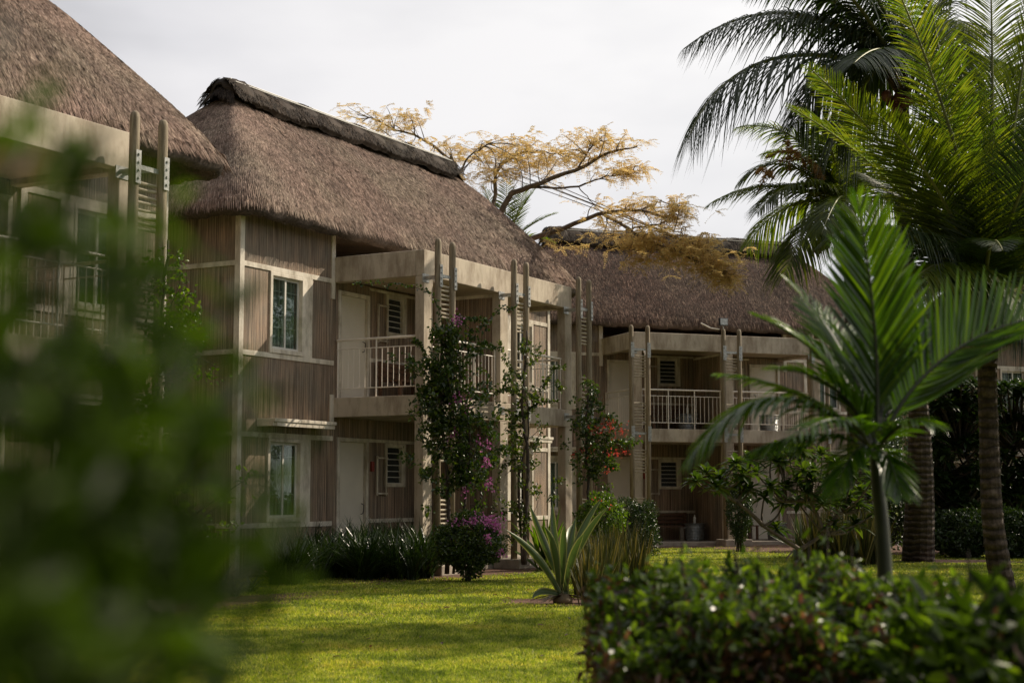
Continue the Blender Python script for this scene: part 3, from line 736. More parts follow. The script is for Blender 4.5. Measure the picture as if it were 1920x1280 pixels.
# ------------------------------------------------------------------ palms
def frond(name, B, C, T, n, Lf, wid, mat, rmat, parent, droop=.5, roll=0.0, fwd=.55, rr=.028, gap=.08, updir=None, seg=5, jit=.06):
    path = bez(np.array(B), np.array(C), np.array(T), 28)
    if parent is not None:
        pl = np.array(parent.location)
    else: pl = np.zeros(3)
    tan = unit(np.gradient(path, axis=0)); ds = np.r_[0, np.cumsum(np.linalg.norm(np.diff(path, axis=0), axis=1))]; Lt = ds[-1]
    s = gap + (1 - gap) * (np.arange(n) + .5) / n; s = np.repeat(s, 2); sg = np.tile([-1., 1.], n)
    sv = s * Lt + rng.normal(size=2 * n) * .004
    pos = np.stack([np.interp(sv, ds, path[:, i]) for i in range(3)], 1); tg = unit(np.stack([np.interp(sv, ds, tan[:, i]) for i in range(3)], 1))
    up = np.array([0, 0, 1.]) if updir is None else np.array(updir, float)
    upv = np.repeat(up[None], 2 * n, 0)
    bad = np.abs((tg * upv).sum(1)) > .97
    upv[bad] = np.array([0.3, -.9, .2])
    sd = unit(np.cross(tg, upv)); nm = unit(np.cross(sd, tg))
    if roll:
        sd, nm = sd * math.cos(roll) + nm * math.sin(roll), nm * math.cos(roll) - sd * math.sin(roll)
    shape = np.sin(np.pi * np.clip(s * .86 + .13, 0, 1)) ** .55 * (1 - .35 * s)
    LL = Lf * shape * rng.uniform(.88, 1.08, 2 * n)
    f = fwd + .45 * s
    d = unit(sd * sg[:, None] + tg * f[:, None] + nm * .22 + rng.normal(size=(2 * n, 3)) * jit)
    u = np.linspace(0, 1, seg)[None, :, None]
    Cc = pos[:, None] + d[:, None] * (LL[:, None, None] * u) + np.array([0, 0, -1.])[None, None] * (LL[:, None, None] * droop * u ** 2 * rng.uniform(.7, 1.3, (2 * n, 1, 1)))
    prof = np.interp(np.linspace(0, 1, seg), [0, .15, .5, .8, 1], [.45, .9, 1, .65, .04])
    W = wid * prof[None] * rng.uniform(.8, 1.15, (2 * n, 1)) * np.sqrt(shape)[:, None]
    side = unit(np.cross(d, nm)); nn = unit(np.cross(side, d))
    V1, F1 = ribbon_arrays(Cc - pl, W, side, nn, .45)
    o = npmesh(name, V1, F1, mat, parent)
    k = MB().tube(path - pl, np.linspace(rr, rr * .18, 28), 6); k.build('midrib', rmat, o, smooth=True)
    return o
def trunk_mesh(pts, radii, parent, mat, n=40, name='trunk', ring=.0):
    pl = np.array(parent.location); path = smooth_path(pts, n); s = np.linspace(0, 1, n)
    r = np.interp(s, np.linspace(0, 1, len(radii)), radii)
    if ring: kk = np.cumsum(rng.uniform(.5, 1.6, n)); r = r * (1 + ring * .55 * np.sign(np.sin(kk * 2.1)) + rng.normal(size=n) * ring * .35)
    return MB().tube(path - pl, r, 14).build(name, mat, parent, smooth=not ring)
def palm_root(name, base, label, cat='palm tree', grp='coconut palms'):
    r = empty(name, (float(base[0]), float(base[1]), 0)); return tag(r, label, cat, grp)
def stubs(root, c, n, r0, L_, mat=None):
    """old leaf bases and fibre below the crown"""
    pl = np.array(root.location)
    for i in range(n):
        a = rng.uniform(0, 2 * math.pi); d = np.array([math.cos(a), math.sin(a), rng.uniform(.4, 1.5)]); d /= np.linalg.norm(d)
        b = np.array(c) + np.array([math.cos(a), math.sin(a), 0]) * r0 + np.array([0, 0, rng.uniform(-.45, .1)])
        MB().tube([b - pl, b + d * L_ * .5 - pl, b + d * L_ + np.array([0, 0, -.05]) - pl], [.05, .035, .02], 6).build('leaf_base', M['rachis_brown'], root, smooth=True)
def nuts(root, c, n, spread, r=.09, col='redflower'):
    pl = np.array(root.location)
    for i in range(n):
        p = np.array(c) + rng.normal(size=3) * spread - pl
        prof = [(r * math.sin(a) * (1 - .12 * math.cos(a)), -r * 1.15 * math.cos(a)) for a in np.linspace(0.01, math.pi - .01, 9)]
        MB().lathe(prof, p, 12).build('coconut', M['nut'], root, smooth=True)
M['nut'] = plain('coconut_husk', (.13, .045, .03), .5, var=.25, nscale=5)
def pfronds(root, B, lst, Y, mats, Lf, wid, n, droop, rr=.035):
    for i, row in enumerate(lst):
        (cx, cy, cY), (tx, ty, tY) = row[0], row[1]
        kw = row[2] if len(row) > 2 else {}
        kw = dict(kw); mt = kw.pop('mat', mats[i % len(mats)]); dr = kw.pop('droop', droop); lf = kw.pop('Lf', Lf); nn = kw.pop('n', n)
        b = np.array(B) + rng.normal(size=3) * .05
        frond('frond', b, P(cx, cy, Y + cY), P(tx, ty, Y + tY), nn, lf, wid, M[mt], M['rachis'], root, droop=dr, rr=rr, **kw)
# 1: near coconut palm at right
Yp = 20.0
b = G(1886, 1140); r1_ = palm_root('coconut_palm', b, 'near coconut palm with upright green fronds on the slim ringed trunk at right')
B = P(1852, 590, Yp)
trunk_mesh([(*b[:2], -.1), (*b[:2], .05), P(1862, 980, Yp), P(1854, 800, Yp), P(1851, 700, Yp), P(1853, 610, Yp)], [.19, .175, .14, .125, .125, .15], r1_, M['trunk'], 130, ring=.035)
stubs(r1_, P(1852, 600, Yp), 22, .13, .55)
pfronds(r1_, B, [
    ((1868, 300, .3), (1856, -90, .2), {'mat': 'coco', 'roll': .5}),
    ((1815, 260, -.3), (1660, -70, -.8), {'mat': 'coco_yellow'}),
    ((1800, 330, .3), (1740, -30, .6)),
    ((1740, 330, -.5), (1515, 125, -1.0), {'mat': 'coco_yellow'}),
    ((1720, 330, .4), (1478, 200, .8), {'mat': 'coco_yellow'}),
    ((1730, 380, -.6), (1560, 440, -1.6), {'mat': 'coco_dark', 'droop': .7}),
    ((1770, 420, -.9), (1690, 560, -1.8), {'mat': 'coco_yellow', 'droop': .8}),
    ((1760, 400, .8), (1620, 330, 1.6), {'mat': 'coco_dark'}),
    ((1895, 260, -.4), (1950, -80, -.6), {'mat': 'coco', 'roll': -.4}),
    ((1940, 330, .5), (2060, 90, .8), {'mat': 'coco'}),
    ((1960, 400, -.6), (2130, 330, -1.2), {'mat': 'coco_dark'}),
    ((1960, 470, .6), (2080, 600, .9), {'mat': 'coco_dark', 'droop': .8}),
    ((1900, 420, 1.6), (1960, 480, 3.4), {'mat': 'coco_dark'}),
    ((1800, 430, 1.7), (1750, 470, 3.2), {'mat': 'coco_dark'}),
    ((1850, 400, -1.5), (1880, 470, -2.6), {'mat': 'coco_dark', 'Lf': .7}),
    ((1790, 350, -.8), (1640, 210, -1.6), {'mat': 'coco'}),
    ((1830, 330, 1.0), (1800, 110, 1.8), {'mat': 'coco_dark'}),
    ((1760, 450, .4), (1600, 560, .8), {'mat': 'coco_dark', 'droop': .6}),
    ((1900, 330, -1.0), (2010, 200, -2.0), {'mat': 'coco_dark'}),
    ((1920, 300, 1.2), (1960, 120, 2.2), {'mat': 'coco'}),
    ((1780, 500, -.4), (1720, 640, -.6), {'mat': 'coco_yellow', 'droop': .9, 'Lf': .8}),
    ((1930, 520, -.5), (1990, 650, -.9), {'mat': 'coco_dark', 'droop': .8}),
], Yp, ['coco', 'coco_dark'], 1.3, .0125, 175, .20, .04)
# 2: tall palm whose dark fronds reach left at top
Yp = 33.0
b = G(1722, 1052); r2_ = palm_root('coconut_palm', b, 'tallest coconut palm with a thick trunk and dark fronds reaching left at the top')
B = P(1690, 130, 30.5)
trunk_mesh([(*b[:2], -.1), (*b[:2], .05), P(1725, 900, 33.5), P(1722, 760, 33), P(1703, 560, 32), P(1694, 330, 31), P(1690, 140, 30.5)], [.39, .37, .30, .21, .17, .15, .14], r2_, M['trunk'], 170, ring=.025)
stubs(r2_, P(1690, 140, 30.5), 14, .14, .6); nuts(r2_, P(1690, 185, 30.2), 9, .16, .11)
pfronds(r2_, B, [
    ((1470, -55, 0), (1282, 92, -.6), {'Lf': 1.5, 'droop': .85}),
    ((1380, 30, -.6), (1290, 262, -1.0), {'Lf': 2.0, 'droop': 1.0}),
    ((1560, -70, .4), (1395, -20, .8), {'droop': .6}),
    ((1620, -110, -.4), (1500, -230, 0), {'mat': 'coco_dark'}),
    ((1700, -200, .4), (1700, -300, 1)),
    ((1790, -80, .4), (1960, -120, .8)),
    ((1830, 60, -.5), (1990, 190, -.9), {'droop': .9}),
    ((1560, 60, .8), (1490, 240, 1.5), {'droop': .9}),
    ((1800, 120, .8), (1880, 330, 1.2), {'droop': .9}),
    ((1660, 60, -1.6), (1600, 120, -3.4), {'droop': .7}),
    ((1600, 10, 1.2), (1440, 40, 2.4), {'droop': .8}),
    ((1600, -40, -.9), (1480, -90, -1.4), {'droop': .8}), ((1640, -60, 1.8), (1590, -60, 3.4), {'droop': .9}), ((1760, 0, -1.2), (1850, 60, -2.4), {'droop': .9}), ((1640, 90, .6), (1570, 260, 1.0), {'droop': 1.0}),
], 30.5, ['coco_dark'], 1.6, .024, 105, .7, .06)
# 3: middle palm, paler fronds over the far roof
b = G(1608, 1035); r3_ = palm_root('coconut_palm', b, 'small coconut palm with pale fronds hanging over the far thatched roof')
B = P(1590, 395, 37.5)
trunk_mesh([(*b[:2], -.1), P(1606, 900, 37.5), P(1600, 650, 37.5), P(1592, 410, 37.5)], [.28, .22, .18, .17], r3_, M['trunk'], 60, ring=.05)
nuts(r3_, P(1545, 455, 37.2), 8, .16, .12)
pfronds(r3_, B, [
    ((1440, 310, 0), (1326, 386, -.5), {'mat': 'coco_yellow', 'Lf': 1.15}),
    ((1470, 250, .3), (1384, 345, .4), {'mat': 'coco'}),
    ((1510, 210, -.2), (1380, 240, -.4), {'mat': 'coco_yellow'}),
    ((1545, 200, .2), (1490, 190, .4), {'mat': 'coco'}),
    ((1480, 340, 1.0), (1400, 460, 1.8), {'mat': 'coco_yellow', 'droop': .8}),
    ((1520, 370, -1.0), (1470, 520, -1.8), {'mat': 'coco', 'droop': .8}),
    ((1600, 200, .4), (1640, 120, .8), {'mat': 'coco'}),
    ((1660, 250, .0), (1760, 240, .2), {'mat': 'coco'}),
    ((1680, 330, .4), (1770, 430, .8), {'mat': 'coco_yellow', 'droop': .8}),
    ((1500, 290, -.8), (1420, 400, -1.4), {'mat': 'coco'}), ((1530, 260, .8), (1430, 290, 1.4), {'mat': 'coco_yellow'}), ((1560, 250, -.6), (1520, 220, -1.6), {'mat': 'coco'}), ((1640, 300, .9), (1700, 330, 1.9), {'mat': 'coco'}),
    ((1580, 330, -1.6), (1540, 440, -3.0), {'mat': 'coco', 'droop': .8}),
], 37.5, ['coco'], 1.4, .026, 85, .5, .045)
# tan flower sprays on palm 3
def sprays(root, c, n, Lm, mat):
    pl = np.array(root.location); lst = []
    for i in range(n):
        d0 = rdir(1, .1)[0]; d0[0] -= .4; st = np.array(c) + rng.normal(size=3) * .06; k = 16
        for j in range(k):
            p = st + d0 * Lm * (j / k) - np.array([0, 0, .5 * Lm * (j / k) ** 2])
            dd = unit(rdir(5, -.1) + d0 * .8)
            lst.append(leaf_arrays(np.repeat(p[None], 5, 0) - pl, dd, rdir(5), .13, .022, RHOMB))
    V, Fq = joinVF(lst); return npmesh('flower_spray', V, Fq, mat, root)
M['tan'] = leaf_mat('dry_flower', [(.30, .18, .07), (.42, .27, .12)], .4, (1.1, 1, .8), .7, .2)
for c in ((1480, 285), (1505, 300), (1530, 320), (1445, 325)): sprays(r3_, P(c[0], c[1], 36.8), 4, .4, M['tan'])
# fan palm behind the middle house
b = np.array([0.1, 43.0, 0]); rf = palm_root('fan_palm', b, 'pale green palm top rising behind the middle roof under the flame tree', 'palm tree', 'palms behind roofs')
B = P(940, 470, 43)
trunk_mesh([(*b[:2], 0), P(945, 700, 43), P(942, 480, 43)], [.2, .17, .15], rf, M['trunk'], 30)
pfronds(rf, B, [((965, 400, 0), (1015, 340, .3)), ((930, 400, .2), (905, 345, .4)), ((990, 430, -.3), (1040, 455, -.5)), ((975, 400, .6), (985, 345, .9)), ((910, 430, 0), (870, 400, 0)),
                ((950, 390, .5), (950, 330, 1)), ((1000, 410, .2), (1045, 400, .4)), ((1000, 470, -.5), (1020, 500, -.8)), ((930, 440, -.5), (900, 480, -1))], 43, ['coco_yellow', 'coco'], .75, .022, 34, .15, .03)
# young palm, close to the camera
Yp = 6.2
b = P(1660, 1120, Yp); ry = palm_root('young_palm', (b[0], b[1]), 'young palm with glossy bright green arching fronds rising behind the hedge', 'palm tree', None)
B = P(1640, 850, Yp)
trunk_mesh([(b[0] + .02, b[1], -.05), P(1662, 1150, Yp), P(1655, 1000, Yp), P(1645, 900, Yp), P(1640, 830, Yp)], [.045, .032, .028, .026, .020], ry, M['greenstem'], 40)
def yf(lst, n=36, Lf=.36, wid=.0105):
    for (c, t_, kw) in lst:
        kw = dict(kw); nn = kw.pop('n', n); lf = kw.pop('Lf', Lf); k0 = kw.pop('B', None)
        bb = P(*k0) if k0 else B + rng.normal(size=3) * .008
        frond('frond', bb, P(c[0], c[1], Yp + c[2]), P(t_[0], t_[1], Yp + t_[2]), nn, lf, wid, M['youngpalm'], M['greenstem'], ry, rr=.011, gap=.16, seg=6, jit=.05, **kw)
yf([((1655, 620, 0), (1606, 366, -.1), {'droop': .06, 'fwd': 1.35, 'Lf': .44, 'n': 47, 'roll': .3}),
    ((1668, 640, .2), (1668, 440, .35), {'droop': .10, 'fwd': 1.3, 'Lf': .38, 'n': 36, 'roll': -.7}),
    ((1440, 632, -.15), (1285, 872, -.25), {'droop': .55, 'Lf': .30, 'n': 47, 'fwd': .9}),
    ((1735, 610, .05), (2010, 585, .15), {'droop': -.25, 'Lf': .36, 'n': 49, 'updir': (0, -.8, .6), 'fwd': .8}),
    ((1590, 660, .1), (1412, 590, .2), {'droop': .15, 'Lf': .32, 'fwd': 1.0, 'n': 39}),
    ((1590, 740, -.3), (1490, 820, -.5), {'droop': .35, 'Lf': .26, 'n': 25, 'fwd': 1.0}),
    ((1615, 790, -.2), (1560, 930, -.3), {'droop': .3, 'Lf': .20, 'n': 22, 'fwd': 1.2}),
    ((1700, 760, -.2), (1750, 800, -.3), {'droop': .4, 'Lf': .24, 'n': 22, 'fwd': 1.0}),
    ((1610, 680, .25), (1500, 560, .5), {'droop': .15, 'fwd': 1.0}),
    ((1530, 720, .1), (1340, 700, .2), {'droop': .35, 'Lf': .28, 'fwd': 1.0, 'n': 40}),
    ((1560, 780, -.1), (1400, 850, -.2), {'droop': .5, 'Lf': .24, 'fwd': 1.0, 'n': 34}),
    ((1690, 690, .2), (1740, 600, .5), {'droop': .2, 'Lf': .28, 'fwd': 1.0}),
    ((1600, 690, -.05), (1440, 690, -.1), {'droop': .2, 'Lf': .26, 'fwd': 1.2, 'n': 33}),
    ((1600, 640, .15), (1470, 520, .3), {'droop': .1, 'Lf': .24, 'fwd': 1.3, 'n': 30}),
    ((1660, 820, -.1), (1690, 930, -.2), {'droop': .3, 'Lf': .18, 'n': 19, 'fwd': 1.2})])

# ------------------------------------------------------------------ flame tree behind the middle house
Yf = 40.0
tb = np.array([-.75, Yf, 0]); ft = empty('flame_tree', tuple(tb)); tag(ft, 'spreading tree with feathery yellow-brown foliage and bare branches behind the middle roof', 'tree')
bm_ = MB(); tips = []
def branch(pts, r0, r1, n=18):
    path = smooth_path(pts, n); path[1:-1] += rng.normal(size=(n - 2, 3)) * .02
    bm_.tube(path - tb, np.linspace(r0 * .72, r1 * .6, n), 7); return path
hub = P(905, 500, Yf)
MB().tube(smooth_path([tb, P(903, 800, Yf), P(906, 620, Yf), hub], 20) - tb, np.linspace(.26, .10, 20), 12).build('trunk', M['bark'], ft, smooth=True)
mains = [([hub, P(950, 375, Yf), P(1010, 345, Yf - .5), P(1085, 315, Yf - 1), P(1150, 285, Yf - 1.2), P(1195, 275, Yf - 1.2)], .13, .03),
         ([hub, P(925, 400, Yf), P(930, 330, Yf + .5), P(960, 295, Yf + 1), P(1010, 285, Yf + 1), P(1060, 290, Yf + 1)], .10, .02),
         ([hub, P(905, 420, Yf + .5), P(870, 350, Yf + 1), P(845, 300, Yf + 1.4), P(790, 260, Yf + 2), P(735, 240, Yf + 2.3), P(670, 215, Yf + 2.5)], .11, .02),
         ([hub, P(880, 420, Yf), P(860, 340, Yf), P(880, 295, Yf), P(915, 270, Yf - .5)], .08, .02),
         ([P(985, 350, Yf - .3), P(1080, 350, Yf - 1), P(1140, 330, Yf - 1.2), P(1200, 325, Yf - 1.4)], .05, .015),
         ([P(1085, 315, Yf - 1), P(1110, 275, Yf - 1), P(1150, 258, Yf - 1)], .04, .012),
         ([hub + np.array([0, 0, -.5]), P(985, 455, Yf - 1), P(1050, 430, Yf - 2), P(1130, 400, Yf - 3), P(1200, 395, Yf - 3.6), P(1260, 410, Yf - 4)], .13, .03),
         ([P(1130, 400, Yf - 3), P(1180, 430, Yf - 3.8), P(1250, 465, Yf - 4.3), P(1310, 490, Yf - 4.6), P(1360, 520, Yf - 4.8)], .06, .015),
         ([P(1200, 395, Yf - 3.6), P(1240, 380, Yf - 3.6), P(1285, 400, Yf - 3.8)], .03, .012),
         ([P(1180, 430, Yf - 3.8), P(1240, 425, Yf - 4.2), P(1330, 470, Yf - 4.6)], .035, .012),
         ([P(845, 300, Yf + 1.4), P(800, 290, Yf + 1.6), P(760, 285, Yf + 1.8)], .04, .012),
         ([P(1085, 350, Yf - 1), P(1110, 380, Yf - 1.2), P(1120, 395, Yf - 1.3)], .02, .01)]
allp = []
for pts, r0, r1 in mains: allp.append(branch(pts, r0, r1))
# canopy pads: (px, py, Yoff, rx px, ry px, count)
pads = [(700, 222, 2.4, 45, 16, 60), (770, 222, 2.2, 35, 16, 50), (735, 250, 2.2, 50, 14, 45), (800, 275, 1.8, 45, 14, 45), (850, 285, 1.4, 35, 16, 40), (900, 285, .8, 45, 20, 70),
        (960, 280, .8, 60, 22, 120), (1020, 290, .8, 55, 20, 110), (980, 315, .2, 60, 18, 70), (1060, 300, .5, 40, 14, 55), (930, 320, .2, 45, 20, 55), (1110, 262, -1, 40, 16, 60), (1155, 270, -1.2, 40, 10, 55),
        (1100, 300, -1, 40, 14, 30), (1185, 320, -1.4, 30, 14, 50), (1140, 325, -1.2, 45, 10, 25), (1165, 385, -3.3, 45, 12, 45), (1225, 385, -3.7, 45, 14, 50), (1265, 405, -3.9, 30, 13, 45),
        (1150, 420, -3.4, 60, 14, 50), (1075, 455, -2.6, 40, 10, 22), (1230, 440, -4.1, 60, 16, 75), (1300, 465, -4.5, 40, 20, 85), (1335, 495, -4.7, 28, 18, 80), (1362, 518, -4.8, 20, 14, 50), (1270, 480, -4.3, 40, 14, 50), (1205, 490, -4.1, 25, 10, 18),
        (870, 330, .6, 35, 25, 30), (1200, 455, -4, 40, 12, 40)]
AP = np.vstack(allp); lst = []
for (px, py, dy, rx, ry_, cnt) in pads:
    cc = P(px, py, Yf + dy); pm_ = 2864 / (Yf + dy); cnt = int(cnt * (.62 if px < 1180 else 1.0))
    q = rng.normal(size=(cnt, 3)) * np.array([rx / pm_ * .66, rx / pm_ * .9, ry_ / pm_ * .62]) + cc
    # a few twigs from the nearest branch
    for k in range(max(4, cnt // 4)):
        e = q[k]; j = np.argmin(np.linalg.norm(AP - e, axis=1)); s0 = AP[max(0, j - 1)]
        midp = (s0 + e) / 2 + rng.normal(size=3) * .12 + np.array([0, 0, .05])
        tw = bez(s0, midp, e, 8); bm_.tube(tw - tb, np.linspace(.016, .005, 8), 5); allp.append(tw)
    for p in q:
        nb = 4; Lp = rng.uniform(.16, .34); dd = rdir(nb, .15); dd[:, 2] *= .45; dd = unit(dd)
        for d0 in dd:
            m_ = 8; s = (np.arange(m_) + 1) / m_; pp = p + d0 * Lp * s[:, None] - np.array([0, 0, 1.]) * (Lp * .35 * s[:, None] ** 2)
            sdv = unit(np.cross(d0, [0, 0, 1.])); nrm = unit(np.cross(sdv, d0))
            ppp = np.repeat(pp, 2, 0); sg = np.tile([-1, 1.], m_)[:, None]
            lst.append(leaf_arrays(ppp - tb, unit(sg * sdv + d0 * .4 + rng.normal(size=(2 * m_, 3)) * .2), np.repeat(nrm[None], 2 * m_, 0),   .062, .020, RHOMB))
bm_.build('branches', M['bark'], ft, smooth=True)
V, Fq = joinVF(lst); npmesh('foliage', V, Fq, M['flame'], ft)
pod = P(1123, 400, Yf - 1.3) - tb
MB().tube([pod, pod + [.08, 0, -.15], pod + [.13, 0, -.35]], [.012, .03, .01], 6).build('seed_pod', M['bark_dark'], ft)

# ------------------------------------------------------------------ climbers
def climber(name, label, base, stems, pads, leaf, mat, flowers=None, flmat=None, group=None, cat='climbing plant', dens=1.0, wide=1.0):
    base = np.array(base, float); root = empty(name, tuple(base)); tag(root, label, cat, group)
    k = MB()
    for pts, r0, r1 in stems:
        path = smooth_path(pts, 26); path[1:-1] += rng.normal(size=(24, 3)) * .012; k.tube(path - base, np.linspace(r0, r1, 26), 6)
    lst = []
    for pos, sp, cnt in pads:
        cnt = int(cnt * dens); nc = max(3, cnt // 22); cc_ = rng.normal(size=(nc, 3)) * np.array(sp) * wide * 1.15 + pos; q = cc_[rng.integers(0, nc, cnt)] + rng.normal(size=(cnt, 3)) * .055
        lst.append(leaf_arrays(q - base, rdir(cnt, -.25), rdir(cnt, .9), leaf * rng.uniform(.6, 1.3, cnt), leaf * .62 * rng.uniform(.7, 1.2, cnt), OVAL))
        for j in range(max(1, cnt // 60)):
            a = q[j]; bq = pos + rng.normal(size=3) * np.array(sp) * .4; k.tube(bez(bq, (a + bq) / 2 + rng.normal(size=3) * .06, a, 6) - base, np.linspace(.007, .003, 6), 4)
    for pts, r0, r1 in stems:
        if r1 < .006:                       # leafy tendrils
            path = smooth_path(pts, 40); path = np.repeat(path, 3, 0) + rng.normal(size=(120, 3)) * .022
            lst.append(leaf_arrays(path - base, rdir(120), rdir(120, .8), leaf * rng.uniform(.5, 1.0, 120), leaf * .55, OVAL))
    k.build('stem', M['bark_dark'], root, smooth=True)
    V, Fq = joinVF(lst); npmesh('foliage', V, Fq, mat, root)
    if flowers:
        fl_ = []
        for pos, sp, cnt in flowers:
            cnt = int(cnt * (1.5 if flmat is M['magenta'] else .75)); q = rng.normal(size=(cnt, 3)) * np.array(sp) + pos
            q[:, 0] += .12; q[:, 1] -= .24; fl_.append(leaf_arrays(q - base, rdir(cnt), rdir(cnt, .3), .05 * rng.uniform(.7, 1.2, cnt), .034, OVAL))
        V, Fq = joinVF(fl_); npmesh('blossoms', V, Fq, flmat, root)
    return root
Y1 = 27.3
def pp_(px, py, Y=Y1): return P(px, py, Y)
bv = G(832, 1078)
climber('bougainvillea', 'purple flowering bougainvillea covering the left trellis of the middle house', (bv[0], 27.4, 0),
        [([pp_(838, 1075), pp_(842, 980), pp_(836, 860), pp_(825, 740), pp_(830, 620)], .05, .02),
         ([pp_(850, 1075), pp_(872, 930), pp_(880, 800), pp_(850, 700), pp_(838, 600)], .03, .012),
         ([pp_(840, 640), pp_(858, 592), pp_(890, 622), pp_(935, 582), pp_(965, 577)], .008, .004),
         ([pp_(835, 640), pp_(822, 580), pp_(800, 545), pp_(740, 532), pp_(665, 530)], .008, .004),
         ([pp_(860, 655), pp_(885, 635), pp_(915, 648), pp_(930, 652)], .008, .004),
         ([pp_(850, 640), pp_(870, 600), pp_(905, 600)], .008, .004),
         ([pp_(810, 700), pp_(790, 650), pp_(775, 640)], .008, .004)],
        [(pp_(838, 640), (.12, .12, .22), 330), (pp_(815, 690), (.20, .15, .25), 650), (pp_(850, 690), (.18, .15, .25), 650), (pp_(820, 740), (.25, .16, .25), 800), (pp_(850, 770), (.28, .18, .3), 950),
         (pp_(872, 815), (.28, .18, .28), 900), (pp_(858, 860), (.22, .16, .28), 600), (pp_(885, 870), (.16, .14, .2), 380), (pp_(868, 905), (.14, .12, .16), 200), (pp_(880, 945), (.10, .1, .15), 60), (pp_(800, 880), (.14, .1, .08), 110), (pp_(806, 790), (.08, .08, .3), 200)],
        .085, M['vine'],
        [(pp_(845, 603), (.05, .04, .07), 26), (pp_(848, 752), (.07, .05, .07), 22), (pp_(868, 765), (.05, .05, .1), 18), (pp_(835, 815), (.06, .05, .05), 16), (pp_(900, 868), (.04, .04, .05), 22), (pp_(905, 905), (.04, .04, .05), 20),
         (pp_(903, 838), (.05, .04, .06), 12), (pp_(888, 832), (.03, .04, .06), 8), (pp_(862, 918), (.05, .04, .05), 9)], M['magenta'], 'bougainvilleas on the middle house', dens=1.15, wide=1.1)
Y2 = 30.0
climber('climbing_vine', 'thin green vine with brown stems on the central trellis of the middle house', (*P(975, 1050, 30.1)[:2], 0),
        [([P(984, 1058, Y2), P(986, 960, Y2), P(990, 850, Y2), P(978, 760, Y2), P(985, 680, Y2), P(988, 620, Y2)], .05, .02), ([P(980, 1058, Y2), P(974, 900, Y2), P(992, 800, Y2), P(980, 700, Y2)], .03, .012),
         ([P(985, 780, Y2), P(1010, 740, Y2), P(1035, 695, Y2), P(1058, 688, Y2)], .008, .004), ([P(978, 710, Y2), P(950, 680, Y2), P(936, 640, Y2)], .008, .004), ([P(975, 740, Y2), P(950, 730, Y2), P(926, 738, Y2)], .008, .004),
         ([P(975, 800, Y2), P(1000, 760, Y2), P(1045, 750, Y2)], .008, .004), ([P(975, 860, Y2), P(940, 880, Y2), P(925, 960, Y2)], .008, .004)],
        [(P(982, 690, Y2), (.14, .12, .3), 330), (P(990, 740, Y2), (.24, .16, .2), 420), (P(975, 790, Y2), (.16, .12, .25), 300), (P(992, 820, Y2), (.16, .12, .2), 230), (P(985, 880, Y2), (.14, .12, .3), 260), (P(990, 950, Y2), (.22, .16, .25), 330), (P(970, 1000, Y2), (.18, .14, .2), 160), (P(950, 900, Y2), (.12, .1, .3), 90)],
        .085, M['vine_mid'], group=None, dens=.7, wide=.9)
Y3 = 32.6
climber('bougainvillea', 'red flowering bougainvillea on the right trellis of the middle house', (*P(1098, 1040, Y3)[:2], 0),
        [([P(1100, 1045, Y3), P(1103, 930, Y3), P(1100, 820, Y3), P(1104, 730, Y3)], .045, .018), ([P(1110, 800, Y3), P(1135, 780, Y3), P(1165, 800, Y3)], .008, .004), ([P(1110, 820, Y3), P(1140, 825, Y3), P(1168, 828, Y3)], .008, .004)],
        [(P(1104, 745, Y3), (.10, .1, .25), 200), (P(1105, 790, Y3), (.18, .14, .2), 340), (P(1118, 830, Y3), (.30, .2, .28), 800), (P(1130, 860, Y3), (.24, .18, .22), 500), (P(1110, 880, Y3), (.18, .14, .12), 200)],
        .085, M['vine'],
        [(P(1105, 808, Y3), (.14, .1, .06), 60), (P(1130, 800, Y3), (.16, .1, .09), 70), (P(1150, 812, Y3), (.14, .1, .06), 50), (P(1090, 845, Y3), (.08, .08, .05), 30), (P(1138, 850, Y3), (.10, .08, .06), 40), (P(1160, 848, Y3), (.08, .06, .04), 24), (P(1128, 882, Y3), (.05, .05, .04), 18), (P(1064, 852, Y3), (.04, .04, .05), 14)],
        M['redflower'], 'bougainvilleas on the middle house')
Y4 = 19.2
climber('climbing_vine', 'leafy vine climbing the pole trellis of the nearest house at left', (*P(300, 1150, Y4)[:2], 0),
        [([P(305, 1155, Y4), P(300, 950, Y4), P(290, 800, Y4), P(300, 650, Y4), P(315, 450, Y4)], .05, .015), ([P(290, 800, Y4), P(270, 700, Y4), P(280, 540, Y4)], .03, .01), ([P(330, 640, Y4), P(350, 600, Y4), P(372, 580, Y4)], .008, .004)],
        [(P(285, 560, Y4), (.12, .12, .25), 220), (P(325, 590, Y4), (.14, .12, .2), 260), (P(340, 650, Y4), (.16, .14, .18), 320), (P(300, 680, Y4), (.22, .18, .25), 420), (P(285, 760, Y4), (.22, .16, .28), 420), (P(275, 850, Y4), (.25, .2, .28), 350), (P(330, 470, Y4), (.03, .04, .14), 40),
         (P(300, 920, Y4), (.25, .2, .3), 300), (P(340, 980, Y4), (.3, .2, .25), 420), (P(355, 690, Y4), (.1, .1, .05), 70)],
        .075, M['vine_lit'])
